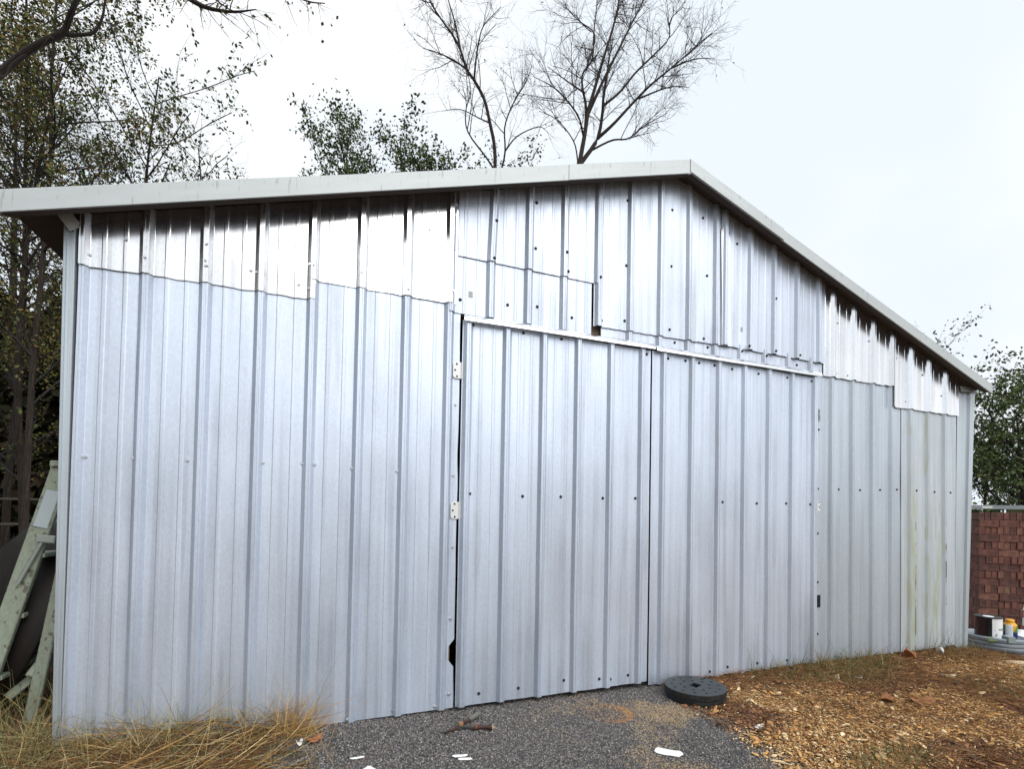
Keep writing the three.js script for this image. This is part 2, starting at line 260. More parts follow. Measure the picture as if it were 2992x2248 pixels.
// screws
const screwGeo = (() => { const w = new THREE.CylinderGeometry(0.0068, 0.0076, 0.002, 10), h = new THREE.CylinderGeometry(0.0040, 0.0046, 0.005, 6); h.translate(0, 0.0035, 0); const g = mergeGeometries([w, h]); g.rotateX(Math.PI / 2); g.scale(1.3, 1.3, 1.2); return g; })();
function surf(p, u, h) { // surface height of a sheet there, by its nearest vertex column
  const a = p.geometry.attributes.position; let best = 9, z = 0; for (let i = 0; i < a.count; i++) { const d = Math.abs(a.getX(i) - u) * 4 + Math.abs(a.getY(i) - h); if (d < best) { best = d; z = a.getZ(i); } } return z;
}
function screws(p, list, mat) { for (const [u, h] of list) { const s = mesh('screw', screwGeo, mat, p); s.position.set(u, h, surf(p, u, h) + 0.001); s.rotation.z = u * 37; } }
screws(pA, [[-0.002, 1.23], [0.168, 1.234], [0.367, 1.235], [0.672, 1.24], [0.846, 1.245]], M.zincScrew);
screws(pB, [[0.9, 1.243], [1.074, 1.233], [1.299, 1.228], [1.604, 1.611], [1.6, 1.219], [1.604, 0.826], [1.6, 0.436], [1.6, 0.028], [1.081, -0.030], [1.307, -0.022], [1.525, -0.03]], M.zincScrew);
screws(pU1, [[-0.012, 2.099], [0.114, 2.194], [0.189, 2.125], [0.42, 2.236], [0.416, 2.159], [0.423, 2.135], [0.599, 2.156], [0.855, 2.228], [0.807, 2.128]], M.zincScrew);
screws(pU2, [[0.872, 2.229], [1.097, 2.237], [1.439, 2.545], [1.333, 2.193], [1.571, 2.225], [1.583, 2.716], [1.578, 2.655]], M.zincScrew);
screws(pC1, [[2.059, 2.846], [2.058, 2.574], [1.81, 2.67], [1.801, 2.454], [2.255, 2.585], [2.264, 2.47], [2.485, 2.479]], M.blackScrew);
screws(pC2, [[1.616, 2.194], [1.893, 2.213], [2.077, 2.234], [2.304, 2.206]], M.blackScrew);
screws(pD1, [[2.504, 2.218], [2.671, 2.243], [2.679, 2.598], [2.682, 3.015], [3.025, 3.039], [3.023, 2.662], [3.015, 2.24], [3.319, 2.657], [3.297, 2.222], [3.281, 3.047], [2.501, 2.985]], M.blackScrew);
screws(pE1, [[3.065, 2.165], [3.34, 2.172], [3.628, 2.180], [3.857, 2.178], [4.177, 2.157]], M.blackScrew);
screws(pD2, [[3.932, 2.602], [3.577, 2.932], [3.684, 2.222], [3.933, 2.220], [4.174, 2.222], [4.409, 2.220]], M.blackScrew);
screws(doorL, [[2.843, 2.055], [1.69, 2.064], [1.991, 2.064], [2.235, 2.064], [1.69, 1.122], [2.004, 1.116], [2.247, 1.12], [2.533, 1.119], [2.769, 1.125], [1.765, 0.016], [1.999, 0.019], [2.286, 0.032], [2.527, 0.014], [2.605, 0.004], [2.733, 0.015]], M.blackScrew);
screws(doorR, [[3.01, 2.05], [3.15, 2.053], [3.264, 2.053], [3.396, 2.053], [3.551, 2.047], [3.795, 2.044], [4.076, 2.05], [4.326, 2.052], [3.477, 1.118], [3.789, 1.116], [4.072, 1.122], [4.319, 1.121], [3.382, -0.03], [3.536, -0.014], [3.804, -0.013], [4.092, -0.021]], M.blackScrew);
screws(pG1, [[4.413, 1.242], [4.638, 1.244], [4.884, 1.247], [5.125, 1.256], [5.335, 1.266], [4.412, 0.902], [4.415, 0.533], [4.416, 0.143], [4.418, 1.693]], M.blackScrew);
screws(pG2, [[5.585, 1.266], [5.829, 1.261], [6.057, 1.263]], M.blackScrew);
screws(pF1, [[4.717, 2.143], [4.587, 2.144], [4.598, 2.538], [4.969, 2.452]], M.zincScrew);
screws(pF2, [[5.639, 2.256], [5.903, 2.104], [5.421, 2.008], [5.298, 2.355]], M.zincScrew);
// two small stickers left on the sheets
mesh('sticker', box(0.024, 0.034, 0.0012, 1.674, 2.234, surf(pC2, 1.674, 2.234) + 0.0012), std({ color: lin(0.45, 0.46, 0.47), roughness: 0.7 }), shed, 'small grey sticker on the sheet above the door');
mesh('sticker', box(0.018, 0.030, 0.0012, 3.627, 2.335, surf(pD2, 3.627, 2.335) + 0.0012), std({ color: lin(0.40, 0.43, 0.45), roughness: 0.7 }), shed, 'small grey sticker on the sheet over the right door');
// hinges
function hinge(x, y, w, h, flip) {
  const s = new THREE.Shape(), r = 0.016, a = -w, b = 0; s.moveTo(b, -h / 2); s.lineTo(a + r, -h / 2); s.absarc(a + r, -h / 2 + r, r, -Math.PI / 2, -Math.PI, true); s.lineTo(a, h / 2 - r); s.absarc(a + r, h / 2 - r, r, Math.PI, Math.PI / 2, true); s.lineTo(b, h / 2); s.closePath();
  const g = new THREE.ExtrudeGeometry(s, { depth: 0.0022, bevelEnabled: true, bevelThickness: 0.0005, bevelSize: 0.0005, bevelSegments: 1 }), parts = [g];
  for (let k = 0; k < 5; k++) { const c = new THREE.CylinderGeometry(0.0055, 0.0055, h / 5 - 0.0016, 10); c.translate(0.004, -h / 2 + (k + 0.5) * h / 5, 0.003); parts.push(c); }
  const gg = mergeGeometries(parts.map((q) => q.index ? q.toNonIndexed() : q)); if (flip) { gg.scale(-1, 1, 1); const a = gg.attributes.position, t = V(), u = V(); for (let i = 0; i < a.count; i += 3) { t.fromBufferAttribute(a, i); u.fromBufferAttribute(a, i + 1); a.setXYZ(i, u.x, u.y, u.z); a.setXYZ(i + 1, t.x, t.y, t.z); } gg.computeVertexNormals(); }
  const m = mesh('hinge', gg, M.hinge, shed, 'white rounded butt hinge'); m.position.set(x, y, flip ? 0.0065 : 0.0085);
  for (const [sx, sy] of [[-w * 0.55, h * 0.38], [-w * 0.75, 0], [-w * 0.5, -h * 0.38]]) { const q = mesh('screw', screwGeo, M.blackScrew, m); q.scale.setScalar(0.62); q.position.set(flip ? -sx : sx, sy, 0.0025); }
}
hinge(1.628, 1.80, 0.044, 0.09); hinge(1.632, 1.028, 0.045, 0.093); hinge(4.405, 1.102, 0.024, 0.098, true);
mesh('dark_cutout_plate', box(0.030, 0.092, 0.004, 4.424, 0.39, 0.0075), M.dark, shed, 'black plate standing in for the shade in an empty hinge cutout by the right door');  // no hole here: a thin black box stands in for the dark inside
{ const sh = []; for (const [x, y, w, h] of [[4.418, 1.83, 0.022, 0.035], [4.421, 1.785, 0.026, 0.045], [4.415, 1.80, 0.014, 0.1]]) sh.push(box(w, h, 0.0012, x, y, 0.0062)); mesh('patch', mergeGeometries(sh), std({ color: lin(0.38, 0.41, 0.44), roughness: 0.6, metalness: 0.4 }), shed, 'torn grey patch where a hinge was'); }

// corner trims: profile points [top x, bottom x, z]
function post(pts, y0, y1) {
  const b = new GB(false), N = 10; for (let r = 0; r <= N; r++) { const t = r / N, y = lerp(y0, y1, t); for (const [xt, xb, z] of pts) b.v(lerp(xb, xt, t), y, z + 0.0015 * (noise2(t * 6, xt * 9, 8) - 0.5), null, xt * 3, y); }
  const n = pts.length; for (let r = 0; r < N; r++) for (let k = 0; k + 1 < n; k++) b.q(r * n + k, r * n + k + 1, (r + 1) * n + k + 1, (r + 1) * n + k); return b.geo(0.5);
}
mesh('corner_trim', post([[-0.100, -0.074, -0.10], [-0.098, -0.072, 0.012], [-0.096, -0.070, 0.018], [-0.088, -0.063, 0.019], [-0.085, -0.061, 0.014], [-0.066, -0.049, 0.014], [-0.062, -0.046, 0.022], [-0.055, -0.042, 0.022], [-0.052, -0.0405, 0.016], [-0.051, -0.040, -0.02]], -0.03, 2.235), M.trimBlue, shed, 'pale blue corner trim beside the ladder');
mesh('corner_trim', post([[6.150, 6.112, -0.01], [6.152, 6.115, 0.010], [6.160, 6.122, 0.014], [6.205, 6.153, 0.013], [6.212, 6.158, 0.006], [6.320, 6.232, 0.004], [6.330, 6.238, 0.020], [6.392, 6.276, 0.022], [6.402, 6.283, 0.014], [6.406, 6.286, -0.12]], -0.13, 2.185), M.trimBlue, shed, 'pale blue corner trim beside the bricks');
mesh('eave_cap', (() => { const g = new THREE.BoxGeometry(0.262, 0.052, 0.004); g.rotateX(-0.25); g.rotateZ(0.05); g.translate(6.288, 2.198, 0.034); return g; })(), M.trim, shed);
mesh('eave_cap', (() => { const g = new THREE.BoxGeometry(0.075, 0.05, 0.004); g.rotateY(0.2); g.rotateZ(-0.95); g.translate(-0.074, 2.225, 0.03); return g; })(), M.trim, shed);
// rake trims over an added dark board, there to darken the sheets' reflection
mesh('added_dark_board', slab(-0.24, 3.29 - TP * (RC + 0.24), RC, 3.29, 0.072, 0.132, 0.098), M.deck, shed);
mesh('added_dark_board', slab(RC + 0.001, 3.29, 6.38, 3.29 - TP * (6.38 - RC), 0.066, 0.132, 0.098), M.deck, shed);
function rake(u0, u1, hT, zf) {
  const b = new GB(false), N = 30, y = (u) => 3.306 - TP * Math.abs(u - RC), pf = [[-0.06, 0.004], [zf, 0.004], [zf + 0.003, 0], [zf + 0.003, -hT], [zf, -hT - 0.002], [zf - 0.018, -hT + 0.002]];
  for (let i = 0; i <= N; i++) { const u = lerp(u0, u1, i / N); let run = 0; pf.forEach(([z, dy], k) => { if (k) run += Math.hypot(z - pf[k - 1][0], dy - pf[k - 1][1]); b.v(u, y(u) + dy + 0.002 * (noise2(u * 2.2, k, 9) - 0.5), z + 0.004 * (noise2(u * 1.5, 4, 9) - 0.5), null, u, run); }); }
  const n = pf.length; for (let i = 0; i < N; i++) for (let k = 0; k + 1 < n; k++) b.q(i * n + k, i * n + k + 1, (i + 1) * n + k + 1, (i + 1) * n + k); return b.geo(0.4);
}
mesh('rake_trim', rake(-0.262, 2.22, 0.086, 0.138), M.trim, shed);
mesh('rake_trim', rake(2.205, RC + 0.006, 0.086, 0.1415), M.trim, shed);
mesh('rake_trim', rake(RC - 0.002, 3.882, 0.078, 0.1455), M.trim, shed);
mesh('rake_trim', rake(3.862, 6.418, 0.080, 0.138), M.trim, shed);
// roof: metal sheets over boarding
const ZB = -5.6;
function slab(xa, ya, xb, yb, th, z0, z1) { const s = new THREE.Shape(); s.moveTo(xa, ya); s.lineTo(xb, yb); s.lineTo(xb, yb - th); s.lineTo(xa, ya - th); s.closePath(); const g = new THREE.ExtrudeGeometry(s, { depth: z0 - z1, bevelEnabled: false }); g.translate(0, 0, z1); return g; }
const yr = (u) => 3.296 - TP * Math.abs(u - RC);
mesh('roof_panel', slab(-0.262, yr(-0.262), RC, yr(RC), 0.010, 0.134, ZB - 0.15), M.worn, shed);
mesh('roof_panel', slab(RC, yr(RC), 6.40, yr(6.40), 0.010, 0.134, ZB - 0.15), M.worn, shed);
mesh('roof_boarding', slab(-0.248, yr(-0.248) - 0.012, RC, yr(RC) - 0.012, 0.016, 0.120, ZB - 0.13), M.deck, shed);
mesh('roof_boarding', slab(RC + 0.001, yr(RC) - 0.012, 6.39, yr(6.39) - 0.012, 0.016, 0.120, ZB - 0.13), M.deck, shed);
{ // side and back walls
  const gl = sheetGeo(0.02, 5.55, K(-0.08), K(yr(-0.04) - 0.03), 0.1, P9, 0); gl.rotateY(-Math.PI / 2); gl.translate(-0.052, 0, 0); gl.translate(0, 0, ZB + 0.05 - 0); mesh('side_wall', gl, M.worn, shed);
  const gr = sheetGeo(0.02, 5.50, K(-0.3), K(yr(6.2) - 0.03), 0.1, P9, 0); gr.rotateY(Math.PI / 2); gr.translate(6.14, 0, -0.03); mesh('side_wall', gr, M.worn, shed);
  const gk = sheetGeo(-0.05, 6.14, K(-0.3), (u) => yr(u) - 0.03, 0.1, P9, 0); gk.translate(0, 0, ZB + 0.03); mesh('back_wall', gk, M.worn, shed);
}


// ---------- trees ----------
const leafMat = (seed) => new THREE.MeshPhysicalMaterial({ vertexColors: true, roughness: 0.75, side: THREE.DoubleSide, transmission: 0, specularIntensity: 0.4 });
const barkMap = tex(256, (x, y) => { const v = 0.62 + 0.5 * (tns(x, y, 24, 8, 131) - 0.5) + 0.3 * (tfbm(x, y, 16, 133, 4) - 0.5); return [v, v * 0.96, v * 0.92]; }, true, 2, 1);
const barkMat = std({ color: lin(0.085, 0.066, 0.055), roughness: 0.95, map: barkMap, bumpMap: barkMap, bumpScale: 0.01 });
const twigMat = std({ color: lin(0.04, 0.034, 0.034), roughness: 0.95 });
const LM = leafMat();
function wander(rnd, p, d, len, seg, bend, lift) { // a wandering polyline
  const pts = [p.clone()], dir = d.clone().normalize(), q = p.clone();
  for (let k = 0; k < seg; k++) { dir.x += (rnd() - 0.5) * bend; dir.y += (rnd() - 0.5) * bend + lift; dir.z += (rnd() - 0.5) * bend; dir.normalize(); q.addScaledVector(dir, len / seg); pts.push(q.clone()); }
  return pts;
}
function along(pts, t) { const f = t * (pts.length - 1), i = Math.min(pts.length - 2, Math.floor(f)); return [pts[i].clone().lerp(pts[i + 1], f - i), pts[i + 1].clone().sub(pts[i]).normalize()]; }
const anyDir = (rnd) => { const z = rnd() * 2 - 1, a = rnd() * Math.PI * 2, r = Math.sqrt(1 - z * z); return V(r * Math.cos(a), z, r * Math.sin(a)); };
const greens = [[0.065, 0.10, 0.035], [0.085, 0.115, 0.035], [0.11, 0.12, 0.04], [0.045, 0.075, 0.03]];
const olives = [[0.12, 0.14, 0.04], [0.16, 0.14, 0.04], [0.075, 0.10, 0.032], [0.17, 0.11, 0.04]];
// hangs side branches, twigs and leaves on given limbs. o: twig counts, lengths, leaves
function dress(limbs, o, rnd, wood, twigs, leaves, base) {
  const tint = (pal) => { const c = pal[Math.floor(rnd() * pal.length)], k = 0.7 + rnd() * 0.6; return [c[0] * k, c[1] * k, c[2] * k]; };
  for (const [pts, r0, r1] of limbs) {
    let L = 0; for (let k = 1; k < pts.length; k++) L += pts[k].distanceTo(pts[k - 1]);
    const nb = Math.round(L * o.side);
    for (let b = 0; b < nb; b++) {
      const t = lerp(o.from ?? 0.12, 1, Math.pow(rnd(), 0.75)), [p, d] = along(pts, t), dir = d.clone().multiplyScalar(0.75).add(anyDir(rnd).multiplyScalar(0.75)); dir.y += o.lift;
      const l1 = o.len * (0.45 + rnd() * 0.75) * (1 - 0.45 * t), bp = wander(rnd, p, dir, l1, 5, 0.35, o.lift * 0.12); const rr = Math.min(lerp(r0, r1, t) * 0.5, o.br);
      twigs.tube(bp, rr, rr * 0.35, 4, null);
      const nt = Math.round(l1 * o.twig);
      for (let k = 0; k < nt; k++) {
        const [p2, d2] = along(bp, 0.15 + 0.85 * rnd()), dir2 = d2.multiplyScalar(0.7).add(anyDir(rnd).multiplyScalar(0.8)); dir2.y += o.lift * 0.6;
        const l2 = o.len2 * (0.4 + rnd() * 0.8), tp = wander(rnd, p2, dir2, l2, 4, 0.5, o.tipLift ?? 0); twigs.tube(tp, rr * 0.36, rr * 0.16, 3, null);
        if (o.fine) for (let f = 0; f < o.fine; f++) { const [p3, d3] = along(tp, 0.2 + 0.8 * rnd()), fp = wander(rnd, p3, d3.add(anyDir(rnd).multiplyScalar(0.8)), l2 * (0.25 + 0.35 * rnd()), 2, 0.5, 0); twigs.tube(fp, rr * 0.2, rr * 0.12, 3, null); }
        if (leaves && rnd() < (o.leafChance ?? 1)) for (let f = 0; f < o.leaves; f++) { const [p3] = along(tp, rnd()); const j = o.spread; leaves.leaf(p3.x + (rnd() - 0.5) * j, p3.y + (rnd() - 0.5) * j, p3.z + (rnd() - 0.5) * j, o.size * (0.6 + rnd() * 0.7), rnd, tint(o.pal), o.droop ?? 0.3); }
      }
    }
  }
}
function treeThing(name, label, group, base, limbs, o, seed) {
  const rnd = mulberry(seed), t = thing(name, label, 'tree', [base[0], base[1], base[2]], 0, group), w = new GB(false), tw = new GB(false), lv = o.leaves ? new GB(true) : null;
  const loc = limbs.map(([pts, r0, r1]) => [pts.map((p) => V(p[0] - base[0], p[1] - base[1], p[2] - base[2])), r0, r1]);
  for (const [pts, r0, r1] of loc) { const c = new THREE.CatmullRomCurve3(pts); w.tube(c.getPoints(pts.length * 3), r0 * (o.slim ?? 1), r1 * (o.slim ?? 1), 8, null); }
  dress(loc.slice(o.skip || 0), o, rnd, w, tw, lv);
  mesh('trunk', w.geo(), barkMat, t);
  const cr = mesh(lv ? 'twigs' : 'crown', tw.geo(), twigMat, t); cr.userData.kind = 'stuff';
  if (lv) { const c = mesh('crown', lv.geo(), LM, t); c.userData.kind = 'stuff'; }
  return t;
}
// procedural whole tree: trunk with limbs
function wild(name, label, group, x, z, H, spread, o, seed, leanX = 0, leanZ = 0) {
  const rnd = mulberry(seed * 77 + 5), y0 = gH(x, z) - 0.1, base = [x, y0, z], tr = wander(rnd, V(0, 0, 0), V(leanX, 1, leanZ), H * (o.trunk ?? 0.85), 7, 0.10, 0.04), limbs = [];
  const r0 = o.r0 ?? H * 0.012; limbs.push([tr, r0, Math.max(0.012, r0 * 0.1)]);
  const n = o.limbs ?? 9;
  for (let k = 0; k < n; k++) { const t = lerp(o.clear ?? 0.35, 0.98, (k + rnd() * 0.8) / n), [p, d] = along(tr, t), a = k * 2.4 + rnd(), out = V(Math.cos(a), 0.45 + 0.8 * rnd(), Math.sin(a)); const L = spread * (0.6 + 0.6 * rnd()) * (1 - 0.5 * Math.max(0, t - 0.5)); limbs.push([wander(rnd, p, out, L, 5, 0.3, 0.05), lerp(r0, r0 * 0.2, t) * 0.55, 0.008]); }
  return treeThing(name, label, group, base, limbs.map(([pts, a, b]) => [pts.map((p) => [p.x + x, p.y + y0, p.z + z]), a, b]), o, seed);
}
const bareO = { slim: 0.64, side: 4.6, len: 1.25, lift: 0.22, br: 0.013, twig: 9, len2: 0.55, fine: 3, tipLift: 0.02, leaves: 1, leafChance: 0.10, size: 0.06, spread: 0.03, pal: olives, from: 0.2, skip: 1 };
// big fanning bare tree behind the ridge
treeThing('bare_tree', 'tall bare tree with fanning dark limbs behind the roof ridge', 'bare trees behind the shed', [6.5, gH(6.5, -8), -8], [
  [[[6.5, -0.5, -8], [6.4, 3, -8.05], [6.38, 6.5, -8], [6.42, 8.6, -8], [6.43, 9.13, -8], [6.45, 9.56, -8]], 0.21, 0.13],
  [[[6.43, 9.13, -8], [6.45, 9.56, -8], [6.56, 10.22, -8], [6.66, 10.89, -8], [6.8, 11.4, -8], [7.04, 12.27, -8], [7.3, 13.15, -8], [7.44, 13.77, -8], [7.53, 14.52, -8]], 0.10, 0.025],
  [[[6.56, 10.22, -8], [6.63, 11.03, -8.09], [6.57, 11.52, -8.17], [6.61, 11.96, -8.26], [6.91, 12.5, -8.34], [7.0, 13.28, -8.43], [7.13, 14.32, -8.51], [7.2, 14.98, -8.6]], 0.055, 0.015],
  [[[6.45, 9.47, -8], [6.86, 10.16, -7.9], [6.93, 10.74, -7.8], [6.89, 11.03, -7.7], [6.94, 11.68, -7.6], [7.01, 12.29, -7.5]], 0.085, 0.015],
  [[[6.91, 10.24, -8], [7.22, 10.54, -7.8], [7.67, 11.09, -7.6], [8.02, 11.48, -7.4], [8.47, 11.9, -7.2], [9.13, 12.57, -7], [9.37, 12.78, -6.8]], 0.065, 0.012],
  [[[6.66, 10.81, -8], [7.17, 11.94, -8.24], [7.7, 13.05, -8.48], [8.26, 14.22, -8.72], [8.85, 15.45, -8.96], [9.29, 16.47, -9.2]], 0.065, 0.02],
  [[[7.06, 11.11, -8], [7.48, 11.54, -7.93], [7.88, 12.11, -7.87], [8.5, 12.85, -7.8], [8.81, 13.27, -7.73], [8.79, 13.65, -7.67], [9.13, 14.08, -7.6]], 0.05, 0.012],
  [[[6.66, 9.83, -8], [7.2, 10.12, -7.75], [7.48, 10.07, -7.5], [7.74, 10.27, -7.25], [8.24, 10.57, -7]], 0.04, 0.01],
  [[[6.4, 9.46, -8], [6.35, 10.17, -8.2], [5.93, 10.74, -8.4], [5.6, 10.95, -8.6]], 0.03, 0.008],
  [[[6.53, 10.17, -8], [6.27, 10.43, -7.78], [5.71, 10.6, -7.55], [5.35, 10.5, -7.33], [4.85, 10.34, -7.1]], 0.04, 0.008],
  [[[6.58, 11.36, -8.1], [5.97, 11.14, -7.75], [5.33, 11.07, -7.5]], 0.035, 0.008],
  [[[6.72, 12.14, -8.3], [6.94, 13.11, -8.27], [6.61, 13.58, -8.53], [6.24, 14.13, -8.8]], 0.035, 0.008],
  [[[7.8, 11.2, -7.55], [8.93, 12.2, -8.0], [9.5, 12.6, -8.2], [10.1, 13.0, -8.5]], 0.035, 0.008],
  [[[8.47, 11.9, -7.2], [9.2, 12.4, -7.2], [9.7, 12.52, -7.1]], 0.03, 0.008]], bareO, 11);
// slimmer bare tree left of it
treeThing('bare_tree', 'slender forked bare tree behind the roof, left of the fanning one', 'bare trees behind the shed', [4.6, gH(4.6, -9), -9], [
  [[[4.6, -0.5, -9], [4.55, 3, -9], [4.64, 6, -9], [4.62, 9.17, -9]], 0.16, 0.09],
  [[[4.62, 9.17, -9], [4.59, 10.02, -9], [4.46, 10.58, -9], [4.3, 11.13, -9], [4.04, 11.51, -9], [3.86, 11.7, -9], [3.68, 12.14, -9], [3.47, 12.44, -9], [3.17, 12.74, -9], [2.92, 13.05, -9], [2.79, 13.41, -9]], 0.075, 0.018],
  [[[3.68, 12.14, -9], [3.59, 12.92, -9.2], [3.45, 13.65, -9.4], [3.39, 14.26, -9.6]], 0.04, 0.012],
  [[[4.04, 11.51, -9], [4.03, 11.84, -8.85], [4.06, 12.23, -8.7], [4.1, 12.44, -8.55], [4.5, 12.96, -8.4]], 0.04, 0.01],
  [[[3.86, 11.7, -9], [3.48, 11.67, -8.83], [3.01, 11.56, -8.67], [2.71, 11.38, -8.5]], 0.03, 0.008],
  [[[4.46, 10.58, -9], [4.24, 10.78, -9.2], [3.81, 11.01, -9.4], [3.38, 10.98, -9.6]], 0.03, 0.008],
  [[[4.62, 9.43, -9], [4.36, 9.66, -8.94], [3.86, 10.14, -8.88], [3.81, 10.58, -8.82], [3.9, 10.97, -8.76], [3.8, 11.39, -8.7]], 0.035, 0.012],
  [[[4.64, 9.0, -9], [4.83, 9.85, -8.9], [4.78, 10.45, -8.8], [4.96, 11.03, -8.7], [5.26, 11.61, -8.6], [5.35, 11.95, -8.5]], 0.04, 0.01],
  [[[4.82, 9.9, -8.9], [5.07, 10.24, -8.73], [5.55, 10.45, -8.47], [5.66, 10.17, -8.2]], 0.03, 0.008]], { ...bareO, side: 3.6, leafChance: 0.16 }, 12);
// green trees rising just over the roof
const greenO = { side: 3.8, len: 1.5, lift: 0.25, br: 0.02, twig: 8, len2: 0.6, leaves: 11, size: 0.10, spread: 0.22, pal: greens, trunk: 0.92, clear: 0.62, limbs: 13, skip: 0 };
wild('green_tree', 'leafy green tree showing over the middle of the roof', 'green trees behind the shed', 1.3, -13, 12.9, 2.0, greenO, 21);
wild('green_tree', 'leafy green tree behind the slender bare tree', 'green trees behind the shed', 4.0, -13, 12.7, 2.1, greenO, 22);
wild('green_tree', 'low green tree top between the two bare trees', 'green trees behind the shed', 6.3, -13, 13.8, 1.7, { ...greenO, leaves: 7 }, 23);
// half-bare trees over the low eave
const halfO = { side: 3.6, len: 1.3, lift: 0.32, br: 0.014, twig: 7, len2: 0.5, fine: 2, leaves: 7, leafChance: 0.5, size: 0.085, spread: 0.16, pal: greens, trunk: 0.9, clear: 0.55, limbs: 15, r0: 0.07 };
wild('half_bare_tree', 'half bare tree with tufts of leaves over the low eave', 'trees left of the shed', -2.8, -10, 11.2, 2.5, halfO, 31);
wild('half_bare_tree', 'small thin tree top farthest right over the low eave', 'trees left of the shed', -1.9, -11, 10.6, 1.3, { ...halfO, leaves: 5 }, 32);
wild('half_bare_tree', 'airy bare-twigged tree between the oak and the half bare tree', 'trees left of the shed', -4.2, -9.5, 10.8, 1.3, { ...halfO, leaves: 4, leafChance: 0.3 }, 33);
wild('half_bare_tree', 'low twiggy tree top beside the thin tree over the eave', 'trees left of the shed', -0.7, -12, 10.2, 1.1, { ...halfO, leaves: 4, leafChance: 0.4 }, 34);
// dense trees filling the left edge
const oakO = { side: 3.0, len: 1.9, lift: 0.1, br: 0.025, twig: 6, len2: 0.7, leaves: 17, leafChance: 0.8, size: 0.068, spread: 0.24, pal: olives, trunk: 0.95, clear: 0.22, limbs: 13 };
wild('oak_tree', 'straight brown trunk with olive crown standing beside the low eave', 'trees left of the shed', -4.0, -9, 13.5, 2.2, { ...oakO, r0: 0.062, clear: 0.42, leaves: 25 }, 41, -0.012);
wild('oak_tree', 'dark forked tree behind the straight brown trunk', 'trees left of the shed', -5.15, -11, 14, 2.4, { ...oakO, r0: 0.075, leaves: 24 }, 42);
wild('oak_tree', 'dense olive tree at the left edge of the picture', 'trees left of the shed', -6.0, -12.5, 15, 2.8, { ...oakO, r0: 0.10, leaves: 24 }, 43);
wild('oak_tree', 'brownish oak crown in the top left corner', 'trees left of the shed', -5.1, -8, 13, 2.4, { ...oakO, r0: 0.15, clear: 0.4, leaves: 26 }, 44, -0.03);
wild('oak_tree', 'thick dark tree deep in the wood on the left', 'trees left of the shed', -7.6, -16, 14, 2.6, oakO, 45);
wild('oak_tree', 'dark leafy tree just left of the half bare tree', 'trees left of the shed', -3.9, -14, 9.2, 2.0, { ...oakO, clear: 0.35 }, 46);
// the wood goes on to the left, out of frame: the sheets' rib flanks mirror it
[[-8.5, -5, 13], [-9.5, -1.5, 12], [-9.0, 2.2, 13], [-10.2, 5.5, 12], [-9.6, 8.6, 13]].forEach(([x, z, h], k) => wild('oak_tree', ['first', 'second', 'third', 'fourth', 'last'][k] + ' olive tree of the wood out of frame on the left', 'trees left of the shed', x, z, h, 3.0, { ...oakO, size: 0.2, leaves: 9 }, 147 + k));
// tree whose bough crosses the top left corner
treeThing('overhanging_tree', 'near tree with a dark bough across the top left corner', '', [-3.6, gH(-3.6, -3.4), -3.4], [
  [[[-3.6, -0.2, -3.4], [-3.55, 2, -3.4], [-3.3, 3.4, -3.3], [-2.7, 4.0, -3.15], [-2.08, 4.28, -3]], 0.12, 0.055],
  [[[-2.08, 4.28, -3], [-1.7, 4.68, -2.91], [-1.54, 4.82, -2.83], [-1.37, 4.92, -2.74], [-1.19, 5.02, -2.66], [-1.12, 5.09, -2.57], [-1.06, 5.14, -2.49], [-0.98, 5.3, -2.4]], 0.034, 0.016],
  [[[-1.22, 5.0, -2.68], [-1.1, 5.06, -2.7], [-1.0, 5.1, -2.68], [-0.93, 5.22, -2.64], [-0.90, 5.34, -2.6]], 0.016, 0.008],
  [[[-1.45, 4.88, -2.8], [-1.57, 4.72, -2.8], [-1.61, 4.61, -2.8], [-1.65, 4.5, -2.7]], 0.012, 0.005],
  [[[-3.3, 3.4, -3.3], [-2.8, 5, -3.2], [-2, 6.2, -3.1], [-1.08, 6.5, -3], [-0.72, 6.1, -2.88], [-0.4, 5.78, -2.76], [-0.18, 5.62, -2.64], [0.06, 5.56, -2.52], [0.26, 5.55, -2.4]], 0.06, 0.004],
  [[[-0.9, 6.3, -2.95], [-0.36, 6.06, -2.9], [-0.11, 5.85, -2.8], [0.02, 5.72, -2.7]], 0.012, 0.004],
  [[[-1.08, 6.5, -3], [-0.13, 6.35, -2.85], [0.36, 6.1, -2.7], [0.68, 5.94, -2.55], [0.83, 5.84, -2.4]], 0.014, 0.004],
  [[[-1.0, 6.4, -3], [-0.82, 5.95, -2.93], [-0.76, 5.64, -2.87], [-0.74, 5.46, -2.8]], 0.008, 0.003]],
  { side: 4, len: 0.5, lift: -0.15, br: 0.005, twig: 9, len2: 0.22, leaves: 2, leafChance: 0.45, size: 0.045, spread: 0.03, pal: olives, from: 0.35, skip: 1, tipLift: -0.1 }, 51);
delete scene.children[scene.children.length - 1].userData.group;
// trees beyond the brick stack
const darkO = { ...oakO, pal: greens, limbs: 14, leaves: 16, size: 0.11, clear: 0.18 };
wild('green_tree', 'dark green tree just past the far roof corner', 'trees beyond the bricks', 18.5, -4.9, 4.9, 2.0, { ...darkO, r0: 0.14 }, 61);
wild('green_tree', 'dark green tree at the right edge of the picture', 'trees beyond the bricks', 20.5, -4.6, 5.0, 2.2, darkO, 62);
wild('green_tree', 'tree top poking above the far end of the roof', 'trees beyond the bricks', 19.0, -7.6, 7.4, 1.2, { ...darkO, leaves: 5, clear: 0.4 }, 63);
wild('green_tree', 'dark tree filling the gap behind the far corner trim', 'trees beyond the bricks', 22, -7.5, 5.4, 2.4, darkO, 64);
